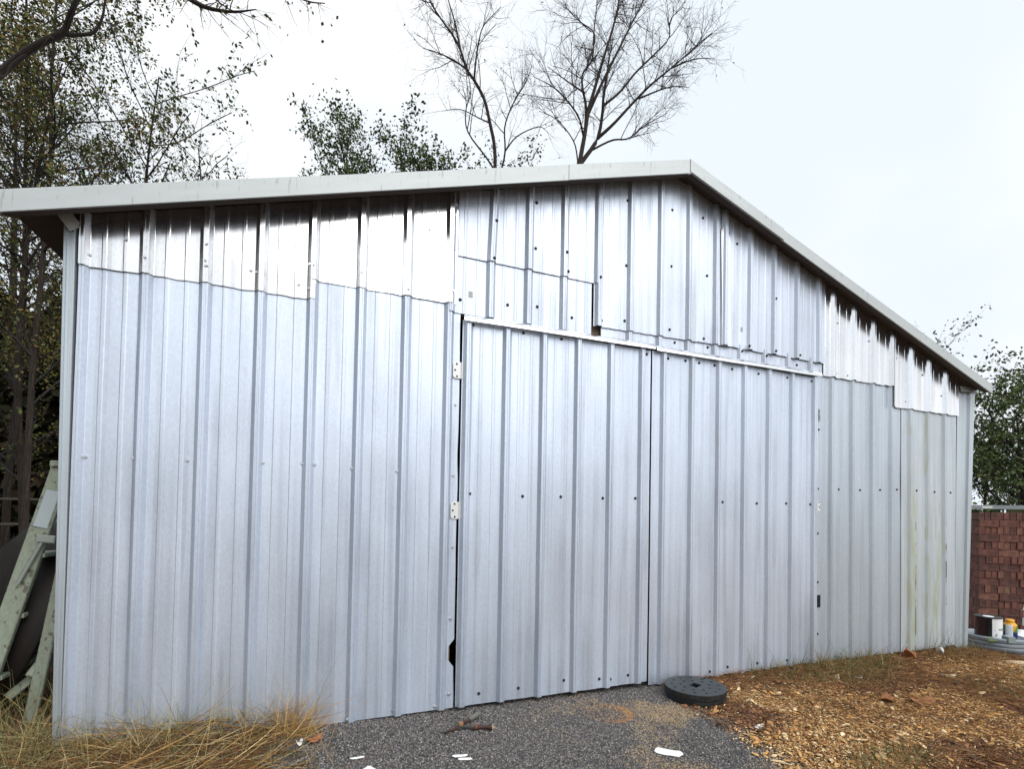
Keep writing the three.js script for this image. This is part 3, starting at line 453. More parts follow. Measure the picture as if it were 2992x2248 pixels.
// undergrowth: uncountable leaves
function thicket(name, label, n, place, size, pal, seed) {
  const rnd = mulberry(seed), b = new GB(true);
  for (let k = 0; k < n; k++) { const p = place(rnd); if (!p) continue; const c = pal[Math.floor(rnd() * pal.length)], q = 0.6 + rnd() * 0.7; b.leaf(p[0], p[1], p[2], size * (0.5 + rnd()), rnd, [c[0] * q, c[1] * q, c[2] * q], 0.2); }
  tag(solo(name, b.geo(), LM, label, 'undergrowth'), label, 'undergrowth', undefined, 'stuff');
}
thicket('undergrowth', 'dark tangled undergrowth of the wood left of the shed', 60000, (r) => { const x = -17 + r() * 18, z = -15 - r() * 9, top = 4.8 + 3.6 * fbm(x * 0.5, z * 0.3, 141, 3); return [x, gH(x, z) + Math.pow(r(), 0.9) * top, z]; }, 0.42, [[0.03, 0.035, 0.016], [0.045, 0.045, 0.02], [0.055, 0.042, 0.022]], 71);
thicket('undergrowth', 'dark shrubs and saplings behind the brick stack', 36000, (r) => { const x = 17 + r() * 14, z = -13 + r() * 12, top = 0.7 + 1.4 * fbm(x * 0.5, z * 0.5, 142, 3); return [x, gH(x, z) + Math.pow(r(), 0.9) * top, z]; }, 0.36, [[0.03, 0.04, 0.018], [0.05, 0.05, 0.022]], 72);

thicket('undergrowth', 'dark brush of the wood out of frame on the left', 26000, (r) => { const x = -14 + r() * 4.5, z = -8 + r() * 20; return [x, gH(x, z) + Math.pow(r(), 0.9) * (4 + 2 * noise2(x, z, 3)), z]; }, 0.42, [[0.03, 0.035, 0.016], [0.045, 0.045, 0.02], [0.055, 0.042, 0.022]], 73);
// ---------- things beside the shed ----------
const gAt = (x, z, y = 0) => [x, gH(x, z) + y, z];
{ // green step ladder leaning beside the low corner
  const paint = tex(256, (x, y) => { const n = fbm(x * 9, y * 30, 151, 4), chip = sstep(0.60, 0.68, n), v = 0.9 + 0.2 * (fbm(x * 30, y * 40, 152, 3) - 0.5); return [lerp(0.62, 0.46, chip) * v, lerp(0.66, 0.44, chip) * v, lerp(0.59, 0.39, chip) * v]; }, true, 4, 1.5);
  const pm = std({ map: paint, roughness: 0.8 }), lad = thing('step_ladder', 'old chipped green wooden step ladder leaning beside the low corner', 'ladder', gAt(-0.40, -0.4));
  const y0 = lad.position.y, bar = (name, a, b, w, d, mat, label) => { const A = V(a[0] + 0.40, a[1] - y0, a[2] + 0.4), B = V(b[0] + 0.40, b[1] - y0, b[2] + 0.4), L = A.distanceTo(B), g = chamferBox(w, L, d, 0.004); const m = mesh(name, g, mat, lad, label); m.position.copy(A).add(B).multiplyScalar(0.5); m.quaternion.setFromUnitVectors(V(0, 1, 0), B.clone().sub(A).normalize()); return m; };
  bar('rail', [-0.505, -0.02, -0.34], [-0.212, 1.20, -0.36], 0.078, 0.03, pm, 'wide front rail with chipped paint');
  bar('rail', [-0.52, -0.02, -0.78], [-0.23, 1.20, -0.72], 0.092, 0.03, pm);
  bar('leg', [-0.315, -0.02, -0.40], [-0.213, 0.69, -0.40], 0.05, 0.026, pm, 'narrow rear leg');
  bar('leg', [-0.30, -0.02, -0.72], [-0.20, 0.69, -0.68], 0.05, 0.026, pm);
  for (const [y, x] of [[0.22, -0.44], [0.50, -0.372], [0.78, -0.305]]) bar('step', [x, y, -0.35], [x - 0.01, y, -0.75], 0.085, 0.022, pm);
  bar('brace', [-0.33, 0.20, -0.42], [-0.20, 0.52, -0.60], 0.035, 0.016, pm);
  bar('brace', [-0.42, 0.10, -0.45], [-0.20, 0.34, -0.60], 0.04, 0.016, pm);
  bar('top', [-0.200, 1.215, -0.33], [-0.20, 1.215, -0.76], 0.10, 0.03, pm);
  const zinc = std({ color: lin(0.33, 0.36, 0.33), metalness: 0.4, roughness: 0.65 });
  bar('hinge_arm', [-0.345, 0.655, -0.322], [-0.262, 0.855, -0.322], 0.016, 0.005, zinc); bar('hinge_arm', [-0.285, 0.865, -0.318], [-0.215, 0.858, -0.318], 0.036, 0.006, zinc); bar('hinge_arm', [-0.207, 0.84, -0.36], [-0.212, 0.68, -0.378], 0.014, 0.005, zinc);
  const lab = bar('label_plate', [-0.279, 0.915, -0.3385], [-0.236, 1.09, -0.3413], 0.056, 0.003, std({ color: lin(0.48, 0.55, 0.58), roughness: 0.6, map: tex(64, (x, y) => { const k = (y > 0.15 && y < 0.18) || (y > 0.3 && y < 0.325) || (y > 0.55 && y < 0.57) || (y > 0.8 && y < 0.82); return k && x > 0.2 && x < 0.8 && noise2(x * 20, y * 40) > 0.35 ? 0.35 : 0.95; }, true) }), 'weathered pale label panel'); lab.rotateY(0);
}
{ // big dark pan standing on edge behind the ladder
  const g = lathe([[0, 0.02], [0.30, 0.02], [0.42, -0.03], [0.47, -0.13], [0.485, -0.135], [0.49, -0.12], [0.44, -0.02], [0.31, 0.045], [0, 0.045]], 48);
  const m = solo('round_pan', g, std({ color: lin(0.022, 0.016, 0.014), roughness: 0.7, metalness: 0.2, map: tex(128, (x, y) => 0.75 + 0.5 * (tfbm(x, y, 6, 161, 4) - 0.5), true, 3, 3) }), 'large dark rusty round pan standing on edge behind the ladder', 'pan');
  m.rotation.set(0, 0.55, 1.28, 'YXZ'); m.position.set(-0.62, 0.50, -0.75);
}
{ // stack of bricks on the right
  const st = thing('brick_stack', 'tall stack of loose red bricks past the far corner', 'bricks', [8.66, 0, -1.06], -0.82), y0 = -0.45, rnd = mulberry(81);
  st.position.y = y0;
  const bm = [0, 1, 2, 3, 4].map((k) => std({ color: [lin(0.30, 0.13, 0.10), lin(0.26, 0.115, 0.092), lin(0.33, 0.155, 0.115), lin(0.21, 0.10, 0.083), lin(0.36, 0.20, 0.14)][k], roughness: 0.95, map: tex(128, (x, y) => 0.8 + 0.4 * (tfbm(x, y, 10, 171 + k, 4) - 0.5), true, 3, 3) }));
  const gs = chamferBox(0.192, 0.089, 0.057, 0.003), gh = chamferBox(0.057, 0.089, 0.192, 0.003);
  const put = (g, x, y, z) => { const k = rnd(), m = mesh('brick', g, bm[k < 0.3 ? 0 : k < 0.55 ? 1 : k < 0.75 ? 2 : k < 0.975 ? 3 : 4], st); m.position.set(x, y, z + (rnd() - 0.5) * 0.016); m.rotation.y = (rnd() - 0.5) * 0.02; };
  for (let r = 0; r < 17; r++) { const y = 0.046 + r * 0.0925, j = (rnd() - 0.5) * 0.012; if (r % 2) { for (let i = 0; i < 5; i++) { put(gs, 0.098 + i * 0.197 + j, y, -0.03); } put(gh, 0.031 + j, y, -0.165); put(gh, 0.031 + j, y, -0.365); } else { for (let i = 0; i < 16; i++) put(gh, 0.03 + i * 0.0615 + j, y, -0.098); put(gs, 0.098 + j, y, -0.235); put(gs, 0.098 + j, y, -0.30); put(gs, 0.098 + j, y, -0.365); } }
  mesh('core', box(0.80, 1.54, 0.28, 0.56, 0.775, -0.36), bm[3], st);
  // channel laid on top
  const s = new THREE.Shape(); s.moveTo(-0.03, 0); s.lineTo(0.03, 0); s.lineTo(0.03, 0.045); s.lineTo(0.026, 0.045); s.lineTo(0.026, 0.004); s.lineTo(-0.026, 0.004); s.lineTo(-0.026, 0.045); s.lineTo(-0.03, 0.045); s.closePath();
  const g = new THREE.ExtrudeGeometry(s, { depth: 1.9, bevelEnabled: false }); g.rotateY(Math.PI / 2);
  const ch = thing('metal_channel', 'long grey metal channel lying on top of the brick stack', 'metal bar', [8.3, y0 + 1.605, -1.55], -1.02 + 0.0);
  mesh('channel', g, std({ color: lin(0.36, 0.39, 0.41), metalness: 0.4, roughness: 0.5 }), ch).position.set(-0.2, 0, 0.55); mesh('sticker', box(0.09, 0.028, 0.002, 0.62, 0.022, 0.582), std({ color: lin(0.8, 0.8, 0.8), roughness: 0.6 }), ch);
}
{ // grey ribbed tub and lid by the far corner with cans on it
  const c = [6.97, -0.13], gy = gH(...c), grey = std({ color: lin(0.33, 0.38, 0.43), roughness: 0.55, metalness: 0.15, map: tex(128, (x, y) => 0.85 + 0.25 * (tfbm(x, y, 6, 181, 4) - 0.5), true, 4, 1) });
  const lid = solo('grey_disc', lathe([[0, 0.03], [0.22, 0.032], [0.235, 0.045], [0.25, 0.045], [0.255, 0.035], [0.25, 0.012], [0.245, 0.0], [0.0, 0.0]], 56), grey, 'flat grey round cover on the ground under the ribbed tub', 'cover'); lid.position.set(c[0] - 0.02, gy + 0.004, c[1] + 0.02); lid.rotation.z = -0.03;
  const tub = solo('ribbed_tub', lathe([[0, 0.115], [0.232, 0.115], [0.24, 0.135], [0.248, 0.142], [0.258, 0.140], [0.262, 0.128], [0.258, 0.104], [0.250, 0.100], [0.250, 0.094], [0.258, 0.090], [0.257, 0.068], [0.248, 0.064], [0.247, 0.058], [0.255, 0.054], [0.252, 0.030], [0.240, 0.024], [0.225, 0.0], [0, 0.0]], 56), grey, 'grey ribbed round tub upside down holding paint cans', 'tub'); tub.position.set(c[0], gy + 0.062, c[1]); tub.rotation.z = -0.04;
  const ty = gy + 0.062 + 0.117;
  const wrap = (fn) => tex(256, fn, true, 1, 1);
  const can = thing('paint_can', 'maroon and white paint can with black lid on the grey tub', 'paint can', [c[0] - 0.055, ty, c[1] + 0.0], -2.75); can.scale.setScalar(0.86);
  mesh('body', lathe([[0.118, 0.004], [0.122, 0.0], [0.122, 0.008], [0.119, 0.012], [0.119, 0.228], [0.122, 0.232]], 40), std({ roughness: 0.4, map: wrap((x, y) => { if (y < 0.06) return [0.05, 0.05, 0.06]; const a = (x + 0.0) % 1; if (a > 0.30 && a < 0.33) return [0.92, 0.92, 0.92]; if (a > 0.33 && a < 0.56) return y > 0.80 ? [0.25, 0.1, 0.08] : (Math.floor(y * 34) % 2 && noise2(x * 60, y * 40) > 0.45 && y < 0.7 ? [0.6, 0.6, 0.62] : [0.9, 0.9, 0.9]); if (a > 0.22 && a <= 0.30) return [0.03, 0.03, 0.05]; const q = Math.hypot((a - 0.06) * 6, (y - 0.75) * 3.4); return q < 0.22 ? [0.38, 0.13, 0.17] : [0.20, 0.03, 0.06]; }) }), can);
  mesh('lid', lathe([[0, 0.232], [0.085, 0.232], [0.09, 0.238], [0.118, 0.238], [0.124, 0.234], [0.124, 0.226], [0.119, 0.224]], 40), std({ color: lin(0.02, 0.02, 0.022), roughness: 0.5 }), can); const dot = mesh('lid_label', new THREE.CylinderGeometry(0.05, 0.05, 0.001, 28), std({ color: lin(0.8, 0.8, 0.8), roughness: 0.6 }), can); dot.position.set(0.0, 0.2335, 0.0);
  const bot = thing('spray_bottle', 'yellow and blue bottle beside the paint can', 'bottle', [c[0] + 0.125, ty, c[1] + 0.085], 2.9);
  mesh('body', lathe([[0, 0], [0.05, 0], [0.054, 0.006], [0.054, 0.115], [0.048, 0.135], [0.03, 0.15]], 28), std({ roughness: 0.45, map: wrap((x, y) => { const a = x % 1; if (a > 0.25 && a < 0.42 && y > 0.05 && y < 0.75) return a > 0.29 && a < 0.36 && y > 0.2 && y < 0.4 ? (Math.floor(a * 200) % 2 ? [0.1, 0.1, 0.15] : [0.8, 0.8, 0.8]) : [0.85, 0.87, 0.9]; return y > 0.62 + 0.12 * Math.sin(a * 12) ? [0.86, 0.62, 0.06] : y > 0.5 ? [0.35, 0.5, 0.2] : [0.06, 0.12, 0.38]; }) }), bot);
  mesh('cap', lathe([[0.03, 0.148], [0.034, 0.152], [0.034, 0.168], [0.028, 0.178], [0, 0.182]], 24), std({ color: lin(0.75, 0.36, 0.02), roughness: 0.45 }), bot);
  const bx = thing('small_box', 'small grey box with white barcode label on the grey tub', 'box', [c[0] - 0.12, ty, c[1] + 0.185], 1.0); mesh('carton', chamferBox(0.09, 0.055, 0.06, 0.003), std({ color: lin(0.25, 0.30, 0.30), roughness: 0.7 }), bx).position.y = 0.0285; mesh('barcode_label', box(0.075, 0.036, 0.001, 0, 0.022, 0.031), std({ roughness: 0.6, map: wrap((x, y) => x > 0.15 && x < 0.45 && y > 0.2 && y < 0.8 && hash3(x * 60 | 0, 1, 1) > 0.5 ? [0.15, 0.15, 0.15] : [0.85, 0.85, 0.85]) }), bx);
  { const b = new GB(false), N = 14; for (let j = 0; j <= N; j++) for (let i = 0; i <= N; i++) { const x = (i / N - 0.5) * 0.17, z = (j / N - 0.5) * 0.11; b.v(x, 0.008 + 0.045 * fbm(x * 22, z * 22, 191, 3) * (1 - Math.pow(Math.abs(i / N - 0.5) * 2, 3)) * (1 - Math.pow(Math.abs(j / N - 0.5) * 2, 3)), z, null, x, z); } for (let j = 0; j < N; j++) for (let i = 0; i < N; i++) { const k = j * (N + 1) + i; b.q(k, k + N + 1, k + N + 2, k + 1); } const m = solo('rag', b.geo(), std({ color: lin(0.09, 0.14, 0.05), roughness: 0.95 }), 'crumpled green rag on the grey tub left of the can', 'rag'); m.position.set(c[0] - 0.19, ty - 0.001, c[1] + 0.07); m.rotation.y = 1.1; }
  // white gas cylinder and jug at the picture edge
  const wm = std({ color: lin(0.72, 0.78, 0.76), roughness: 0.4 });
  const gas = thing('gas_cylinder', 'white gas cylinder cut by the right edge of the picture', 'gas cylinder', gAt(9.13, -0.80)); mesh('body', lathe([[0.10, 0], [0.13, 0.02], [0.15, 0.06], [0.152, 0.1], [0.152, 0.27], [0.145, 0.32], [0.115, 0.37], [0.06, 0.395], [0.03, 0.40], [0.03, 0.43], [0, 0.43]], 36), wm, gas); mesh('foot_ring', lathe([[0.105, -0.03], [0.11, -0.03], [0.11, 0.02], [0.105, 0.02], [0.105, -0.03]], 30), wm, gas); mesh('collar', (() => { const g = new THREE.TorusGeometry(0.07, 0.009, 8, 28); g.translate(0, 0.46, 0); return g; })(), wm, gas); mesh('band', new THREE.CylinderGeometry(0.1535, 0.1535, 0.012, 36, 1, true), std({ color: lin(0.08, 0.09, 0.09), roughness: 0.6 }), gas).position.y = 0.262; gas.position.y += 0.03; gas.scale.setScalar(1.2);
  const jug = solo('plastic_jug', lathe([[0, 0], [0.10, 0], [0.118, 0.015], [0.12, 0.04], [0.112, 0.12], [0.09, 0.155], [0.03, 0.175], [0.028, 0.20], [0, 0.20]], 30), std({ color: lin(0.82, 0.84, 0.84), roughness: 0.4 }), 'white plastic jug on the ground beside the grey tub', 'jug'); jug.position.set(...gAt(8.08, -0.39, 0.0));
}
// ---------- small things on the ground ----------
{ // perforated black disc
  const s = new THREE.Shape(); s.absarc(0, 0, 0.178, 0, Math.PI * 2); const hole = (x, y, r) => { const h = new THREE.Path(); h.absarc(x, y, r, 0, Math.PI * 2, true); s.holes.push(h); };
  for (let k = 0; k < 13; k++) { const a = k / 13 * Math.PI * 2 + 0.2; hole(Math.cos(a) * 0.138, Math.sin(a) * 0.138, 0.0108); } for (let k = 0; k < 9; k++) { const a = k / 9 * Math.PI * 2; hole(Math.cos(a) * 0.085, Math.sin(a) * 0.085, 0.0108); }
  { const h = new THREE.Path(); h.moveTo(-0.036, -0.028); h.lineTo(-0.036, 0.028); h.lineTo(0.036, 0.030); h.lineTo(0.036, -0.028); h.closePath(); s.holes.push(h); }
  const top = new THREE.ExtrudeGeometry(s, { depth: 0.030, bevelEnabled: true, bevelThickness: 0.003, bevelSize: 0.003, bevelSegments: 2, curveSegments: 36 }); top.rotateX(-Math.PI / 2); top.translate(0, 0.045, 0);
  const dm = std({ color: lin(0.026, 0.029, 0.031), roughness: 0.5, map: tex(128, (x, y) => 0.75 + 0.5 * (tfbm(x, y, 8, 201, 4) - 0.5), true, 6, 6), bumpMap: tex(128, (x, y) => tfbm(x, y, 16, 205, 3), false, 6, 6), bumpScale: 0.002 });
  const d = thing('perforated_disc', 'thick round black disc full of holes lying by the right door', 'disc', gAt(3.055, 0.255, 0.002), 0.4); mesh('plate', top, dm, d);
  mesh('rim', lathe([[0.176, 0.044], [0.176, 0.020], [0.170, 0.004], [0.160, 0.0], [0.150, 0.004], [0.150, 0.044]], 48), dm, d); mesh('slot', box(0.05, 0.003, 0.006, 0.148, 0.0785, -0.02, 0, -0.1, 0), M.dark, d);  // the slot is a black strip painting in the shade of a recess
}
{ // old hand shears
  const rust = std({ color: lin(0.12, 0.07, 0.045), roughness: 0.85, metalness: 0.3, map: tex(128, (x, y) => 0.7 + 0.7 * (tfbm(x, y, 12, 211, 4) - 0.5), true, 8, 8) }), dk = std({ color: lin(0.05, 0.045, 0.042), roughness: 0.8 });
  const o = [1.604, 0.235], t = thing('garden_shears', 'rusty old garden shears lying open in front of the door gap', 'shears', gAt(o[0], o[1], 0.012));
  const bar = (name, a, b, w0, w1, th, mat, y = 0) => { const dx = b[0] - a[0], dz = b[1] - a[1], L = Math.hypot(dx, dz), s = new THREE.Shape(); s.moveTo(0, -w0 / 2); s.lineTo(L, -w1 / 2); s.lineTo(L, w1 / 2); s.lineTo(0, w0 / 2); s.closePath(); const g = new THREE.ExtrudeGeometry(s, { depth: th, bevelEnabled: true, bevelThickness: 0.001, bevelSize: 0.001, bevelSegments: 1 }); g.rotateX(-Math.PI / 2); g.rotateY(-Math.atan2(dz, dx)); g.translate(a[0], y, a[1]); return mesh(name, g, mat, t); };
  bar('blade', [0.02, 0.01], [-0.105, 0.04], 0.028, 0.004, 0.004, dk); bar('blade', [0.01, 0.005], [-0.085, 0.055], 0.022, 0.004, 0.004, rust, 0.005);
  bar('arm', [0.0, 0.012], [0.065, 0.052], 0.018, 0.014, 0.008, dk, 0.003); bar('arm', [0.0, 0.0], [0.075, -0.055], 0.016, 0.012, 0.008, rust, 0.006);
  const grip = (a, b, mat, pf) => { const g = lathe(pf, 16), L = Math.hypot(b[0] - a[0], b[1] - a[1]); g.scale(1, L, 1); g.rotateZ(-Math.PI / 2); g.rotateY(-Math.atan2(b[1] - a[1], b[0] - a[0])); g.translate(a[0], 0.010, a[1]); return mesh('handle', g, mat, t); };
  grip([0.062, 0.050], [0.152, 0.082], std({ roughness: 0.7, map: tex(64, (x, y) => { const n = 0.8 + 0.4 * (fbm(x * 8, y * 12, 221, 3) - 0.5); return (y > 0.78 ? [0.80, 0.72, 0.55] : y < 0.3 ? [0.62, 0.34, 0.2] : [0.30, 0.19, 0.15]).map((q) => q * n); }, true) }), [[0, 0], [0.012, 0.02], [0.014, 0.12], [0.009, 0.28], [0.010, 0.6], [0.0135, 0.85], [0.0135, 0.97], [0, 1]]);
  grip([0.060, -0.045], [0.13, -0.105], std({ color: lin(0.13, 0.13, 0.115), roughness: 0.85 }), [[0, 0], [0.010, 0.03], [0.012, 0.3], [0.013, 0.8], [0.012, 0.97], [0, 1]]);
  const nut = new THREE.CylinderGeometry(0.012, 0.014, 0.018, 8); mesh('pivot', nut, std({ color: lin(0.30, 0.15, 0.07), roughness: 0.8 }), t).position.set(0.004, 0.014, 0.004);
}
const scrapMat = std({ color: lin(0.80, 0.80, 0.77), roughness: 0.85 });
function scrap(name, x, z, w, d, turn, label, cat, curl = 0.01, seed = 1, mat = scrapMat, group) { // ragged flat piece with thickness
  const rnd = mulberry(seed), n = 14, top = [], b = new GB(false), rad = []; for (let k = 0; k < n; k++) rad.push(0.88 + 0.2 * rnd());
  const y = (px, pz) => curl * ((px / w) ** 2 * 4 + 0.4 * noise2(px * 40, pz * 40, seed));
  for (const lv of [0, -0.0016]) { const cidx = b.v(0, y(0, 0) + lv, 0, null); const ring = []; for (let k = 0; k < n; k++) { const a = k / n * Math.PI * 2, sq = 1 / Math.max(Math.abs(Math.cos(a)), Math.abs(Math.sin(a))), px = Math.cos(a) * lerp(1, sq, 0.85) * w / 2 * rad[k], pz = Math.sin(a) * lerp(1, sq, 0.85) * d / 2 * rad[k]; ring.push(b.v(px, y(px, pz) + lv, pz, null)); } top.push([cidx, ring]); }
  for (let k = 0; k < n; k++) { const j = (k + 1) % n; b.t(top[0][0], top[0][1][j], top[0][1][k]); b.t(top[1][0], top[1][1][k], top[1][1][j]); b.q(top[0][1][k], top[0][1][j], top[1][1][j], top[1][1][k]); }
  const m = solo(name, b.geo(0.5), mat, label, cat, group); m.position.set(...gAt(x, z, 0.014)); m.rotation.y = turn; return m;
}
scrap('paper_scrap', 2.44, 0.80, 0.13, 0.062, -0.75, 'largest white paper scrap lying flat on the gravel', 'paper', 0.0015, 3);
scrap('paper_scrap', 1.53, 0.53, 0.065, 0.022, -0.2, 'white paper scrap below the shears, upper of a torn pair', 'paper', 0.001, 4);
scrap('paper_scrap', 1.545, 0.565, 0.06, 0.02, -0.3, 'white paper scrap below the shears, lower of a torn pair', 'paper', 0.001, 5);
scrap('paper_scrap', 1.11, 0.41, 0.06, 0.016, 0.0, 'thin white paper strip near the dry straw', 'paper', 0.001, 6);
scrap('paper_scrap', 1.14, 0.53, 0.06, 0.05, 0.6, 'ragged white paper scrap at the bottom edge of the picture', 'paper', 0.003, 7);
scrap('paper_scrap', 0.875, 0.335, 0.03, 0.032, 0.3, 'pale scrap of paper in the straw', 'paper', 0.02, 8).position.y += 0.05;
scrap('paper_scrap', 3.07, 0.72, 0.055, 0.032, 0.2, 'oval white scrap where gravel meets the leaf litter', 'paper', 0.004, 9);
scrap('paper_scrap', 5.1, 0.50, 0.10, 0.04, -0.5, 'curved pale bark-like scrap in the litter near the wall', 'paper', 0.012, 10, std({ color: lin(0.68, 0.55, 0.36), roughness: 0.9 }));
scrap('paper_scrap', 5.95, 0.65, 0.16, 0.05, 0.0, 'white scrap at the right edge of the picture', 'paper', 0.006, 11);
scrap('cardboard_piece', 6.05, 0.42, 0.42, 0.16, -0.4, 'flat tan cardboard lying near the grey tub', 'cardboard', 0.006, 12, std({ color: lin(0.55, 0.42, 0.25), roughness: 0.95 }));
scrap('white_stone', 5.74, 0.10, 0.06, 0.05, 0.3, 'white lump at the foot of the algae-streaked sheet', 'stone', 0.03, 13).scale.y = 1.8;
scrap('paper_scrap', 4.24, 0.29, 0.05, 0.03, 0.3, 'left of two pale scraps in the grass clump', 'paper', 0.01, 14);
scrap('paper_scrap', 4.40, 0.33, 0.06, 0.03, -0.3, 'right of two pale scraps in the grass clump', 'paper', 0.01, 15);
const leafBrown = std({ color: lin(0.30, 0.13, 0.05), roughness: 0.9 });
scrap('dead_leaf', 4.30, 0.78, 0.16, 0.09, -0.4, 'largest brown dead leaf in the middle of the litter', 'leaf', 0.03, 21, leafBrown);
scrap('dead_leaf', 4.12, 0.70, 0.11, 0.07, 0.5, 'brown dead leaf touching the largest leaf', 'leaf', 0.03, 22, leafBrown);
scrap('dead_leaf', 5.30, 0.12, 0.10, 0.09, 0.4, 'curled brown leaf propped against the foot of the wall', 'leaf', 0.06, 23, leafBrown);
scrap('dead_leaf', 0.93, 0.20, 0.07, 0.05, 0.4, 'reddish leaf at the edge of the straw', 'leaf', 0.02, 24, std({ color: lin(0.38, 0.13, 0.06), roughness: 0.9 }));

// ---------- gravel, litter, straw: uncountable ----------
function instanced(name, geo, mat, list, label, cat) {
  const im = new THREE.InstancedMesh(geo, mat, list.length), m4 = new THREE.Matrix4(), q = new THREE.Quaternion(), e = new THREE.Euler(), c = new THREE.Color();
  list.forEach(([p, r, s, col], k) => { e.set(r[0], r[1], r[2], 'YXZ'); q.setFromEuler(e); m4.compose(V(...p), q, V(...s)); im.setMatrixAt(k, m4); im.setColorAt(k, c.setRGB(...col)); });
  im.name = numbered(name); im.castShadow = im.receiveShadow = true; scene.add(im); tag(im, label, cat, undefined, 'stuff'); return im;
}
const vary = (rnd, c, k) => { const q = 1 + (rnd() - 0.5) * k; return [c[0] * q, c[1] * q, c[2] * q]; };
const inView = (x, z) => z < 2.7 && x < 1.05 + 2.42 * (2.72 - z) && (x - 1.67) * 0.35 > (z - 0.95) - 0.12;
{
  const rnd = mulberry(91), g = new THREE.IcosahedronGeometry(1, 0); { const a = g.attributes.position; for (let i = 0; i < a.count; i++) { const k = 0.8 + 0.4 * hash3(a.getX(i) * 99 | 0, a.getY(i) * 99 | 0, a.getZ(i) * 99 | 0); a.setXYZ(i, a.getX(i) * k, a.getY(i) * k * 0.7, a.getZ(i) * k); } g.computeVertexNormals(); }
  const pal = [[0.10, 0.095, 0.095], [0.16, 0.15, 0.15], [0.06, 0.058, 0.06], [0.26, 0.24, 0.22], [0.20, 0.16, 0.13], [0.36, 0.33, 0.29]], list = [];
  while (list.length < 64000) { const z = -0.06 + rnd() * 1.5, x = lerp(padLeft(z) - 0.03, padRight(z) + 0.04, rnd()); if (!inView(x, z)) continue; const s = 0.0026 + 0.0024 * rnd() + (rnd() < 0.01 ? 0.004 * rnd() : 0); const r = rnd(); let c = vary(rnd, pal[r < 0.3 ? 0 : r < 0.58 ? 1 : r < 0.74 ? 2 : r < 0.86 ? 3 : r < 0.96 ? 4 : 5], 0.5);
    const dd = Math.hypot(x - 2.42, z - 0.30), ru = (Math.exp(-(((dd - 0.125) / (dd < 0.125 ? 0.045 : 0.016)) ** 2)) * clamp(0.35 + 5 * ((x - 2.42) * 0.8 + (z - 0.3) * 0.3)) + (dd < 0.13 ? 0.15 : 0)) * 0.8; if (rnd() < ru) c = vary(rnd, [0.36, 0.20, 0.085], 0.5); else if (rnd() < 0.6 * sstep(0.48, 0.7, fbm(x * 2.6, z * 2.6, 125, 4)) * sstep(1.9, 2.9, x + 0.3 * noise2(x * 6, z * 6, 126))) c = vary(rnd, [0.36, 0.27, 0.16], 0.5);
    list.push([[x, gH(x, z) + 0.0058 + 0.0018 * rnd(), z], [rnd() * 3, rnd() * 6, rnd() * 3], [s, s, s], c]); }
  instanced('gravel', g, std({ roughness: 0.85 }), list, 'dark grey loose gravel spread in front of the doors', 'gravel');
}
{ // wood chips and leaf crumbs
  const rnd = mulberry(92), b = new GB(false); b.v(-1, 0, -0.45); b.v(0.2, 0.25, -0.55); b.v(1, 0.05, 0.1); b.v(0.1, 0.22, 0.5); b.v(-0.9, 0.1, 0.3); b.v(0, -0.12, 0); b.t(0, 1, 4); b.t(1, 3, 4); b.t(1, 2, 3); b.t(0, 5, 1); b.t(1, 5, 2); b.t(2, 5, 3); b.t(3, 5, 4); b.t(4, 5, 0); b.u.length = 0; for (let i = 0; i < 6; i++) b.u.push(0, 0);
  const g = b.geo(), tan = [[0.58, 0.34, 0.13], [0.74, 0.55, 0.31], [0.50, 0.255, 0.08]], brown = [[0.22, 0.10, 0.045], [0.15, 0.07, 0.04], [0.30, 0.13, 0.055], [0.085, 0.05, 0.035]], list = [];
  let guard = 0; while (list.length < 90000 && guard++ < 900000) { const z = -0.1 + rnd() * 2.2, x = 2.7 + Math.pow(rnd(), 1.35) * 5.6; if (!inView(x, z) || (z < 0.03 && x < 6.5)) continue; const ed = x - padRight(Math.max(z, 0)); if (ed < -0.12 + 0.1 * rnd() || (ed < 0.05 && rnd() < 0.6)) continue;
    const patch = sstep(0.38, 0.54, fbm(x * 1.6 + 4, z * 2.2, 231, 4)) * sstep(0.10, 0.55, z + 0.15 * noise2(x * 3, z * 3, 5)); const big = rnd() < 0.03, s = (big ? 0.011 : 0.0026) + rnd() * (big ? 0.014 : 0.0052);
    list.push([[x, gH(x, z) + 0.006 + rnd() * 0.014, z], [(rnd() - 0.5) * 1.1, rnd() * 6.3, (rnd() - 0.5) * 1.1], [s * (0.8 + 1.1 * rnd()), s * 0.8, s * (0.6 + 0.5 * rnd())], vary(rnd, rnd() < 0.10 + 0.82 * patch ? tan[Math.floor(rnd() * 3)] : brown[Math.floor(rnd() * 4)], 0.6)]); }
  instanced('leaf_litter', g, std({ roughness: 0.95 }), list, 'tan wood chips and brown leaf crumbs covering the ground on the right', 'leaf litter');
}
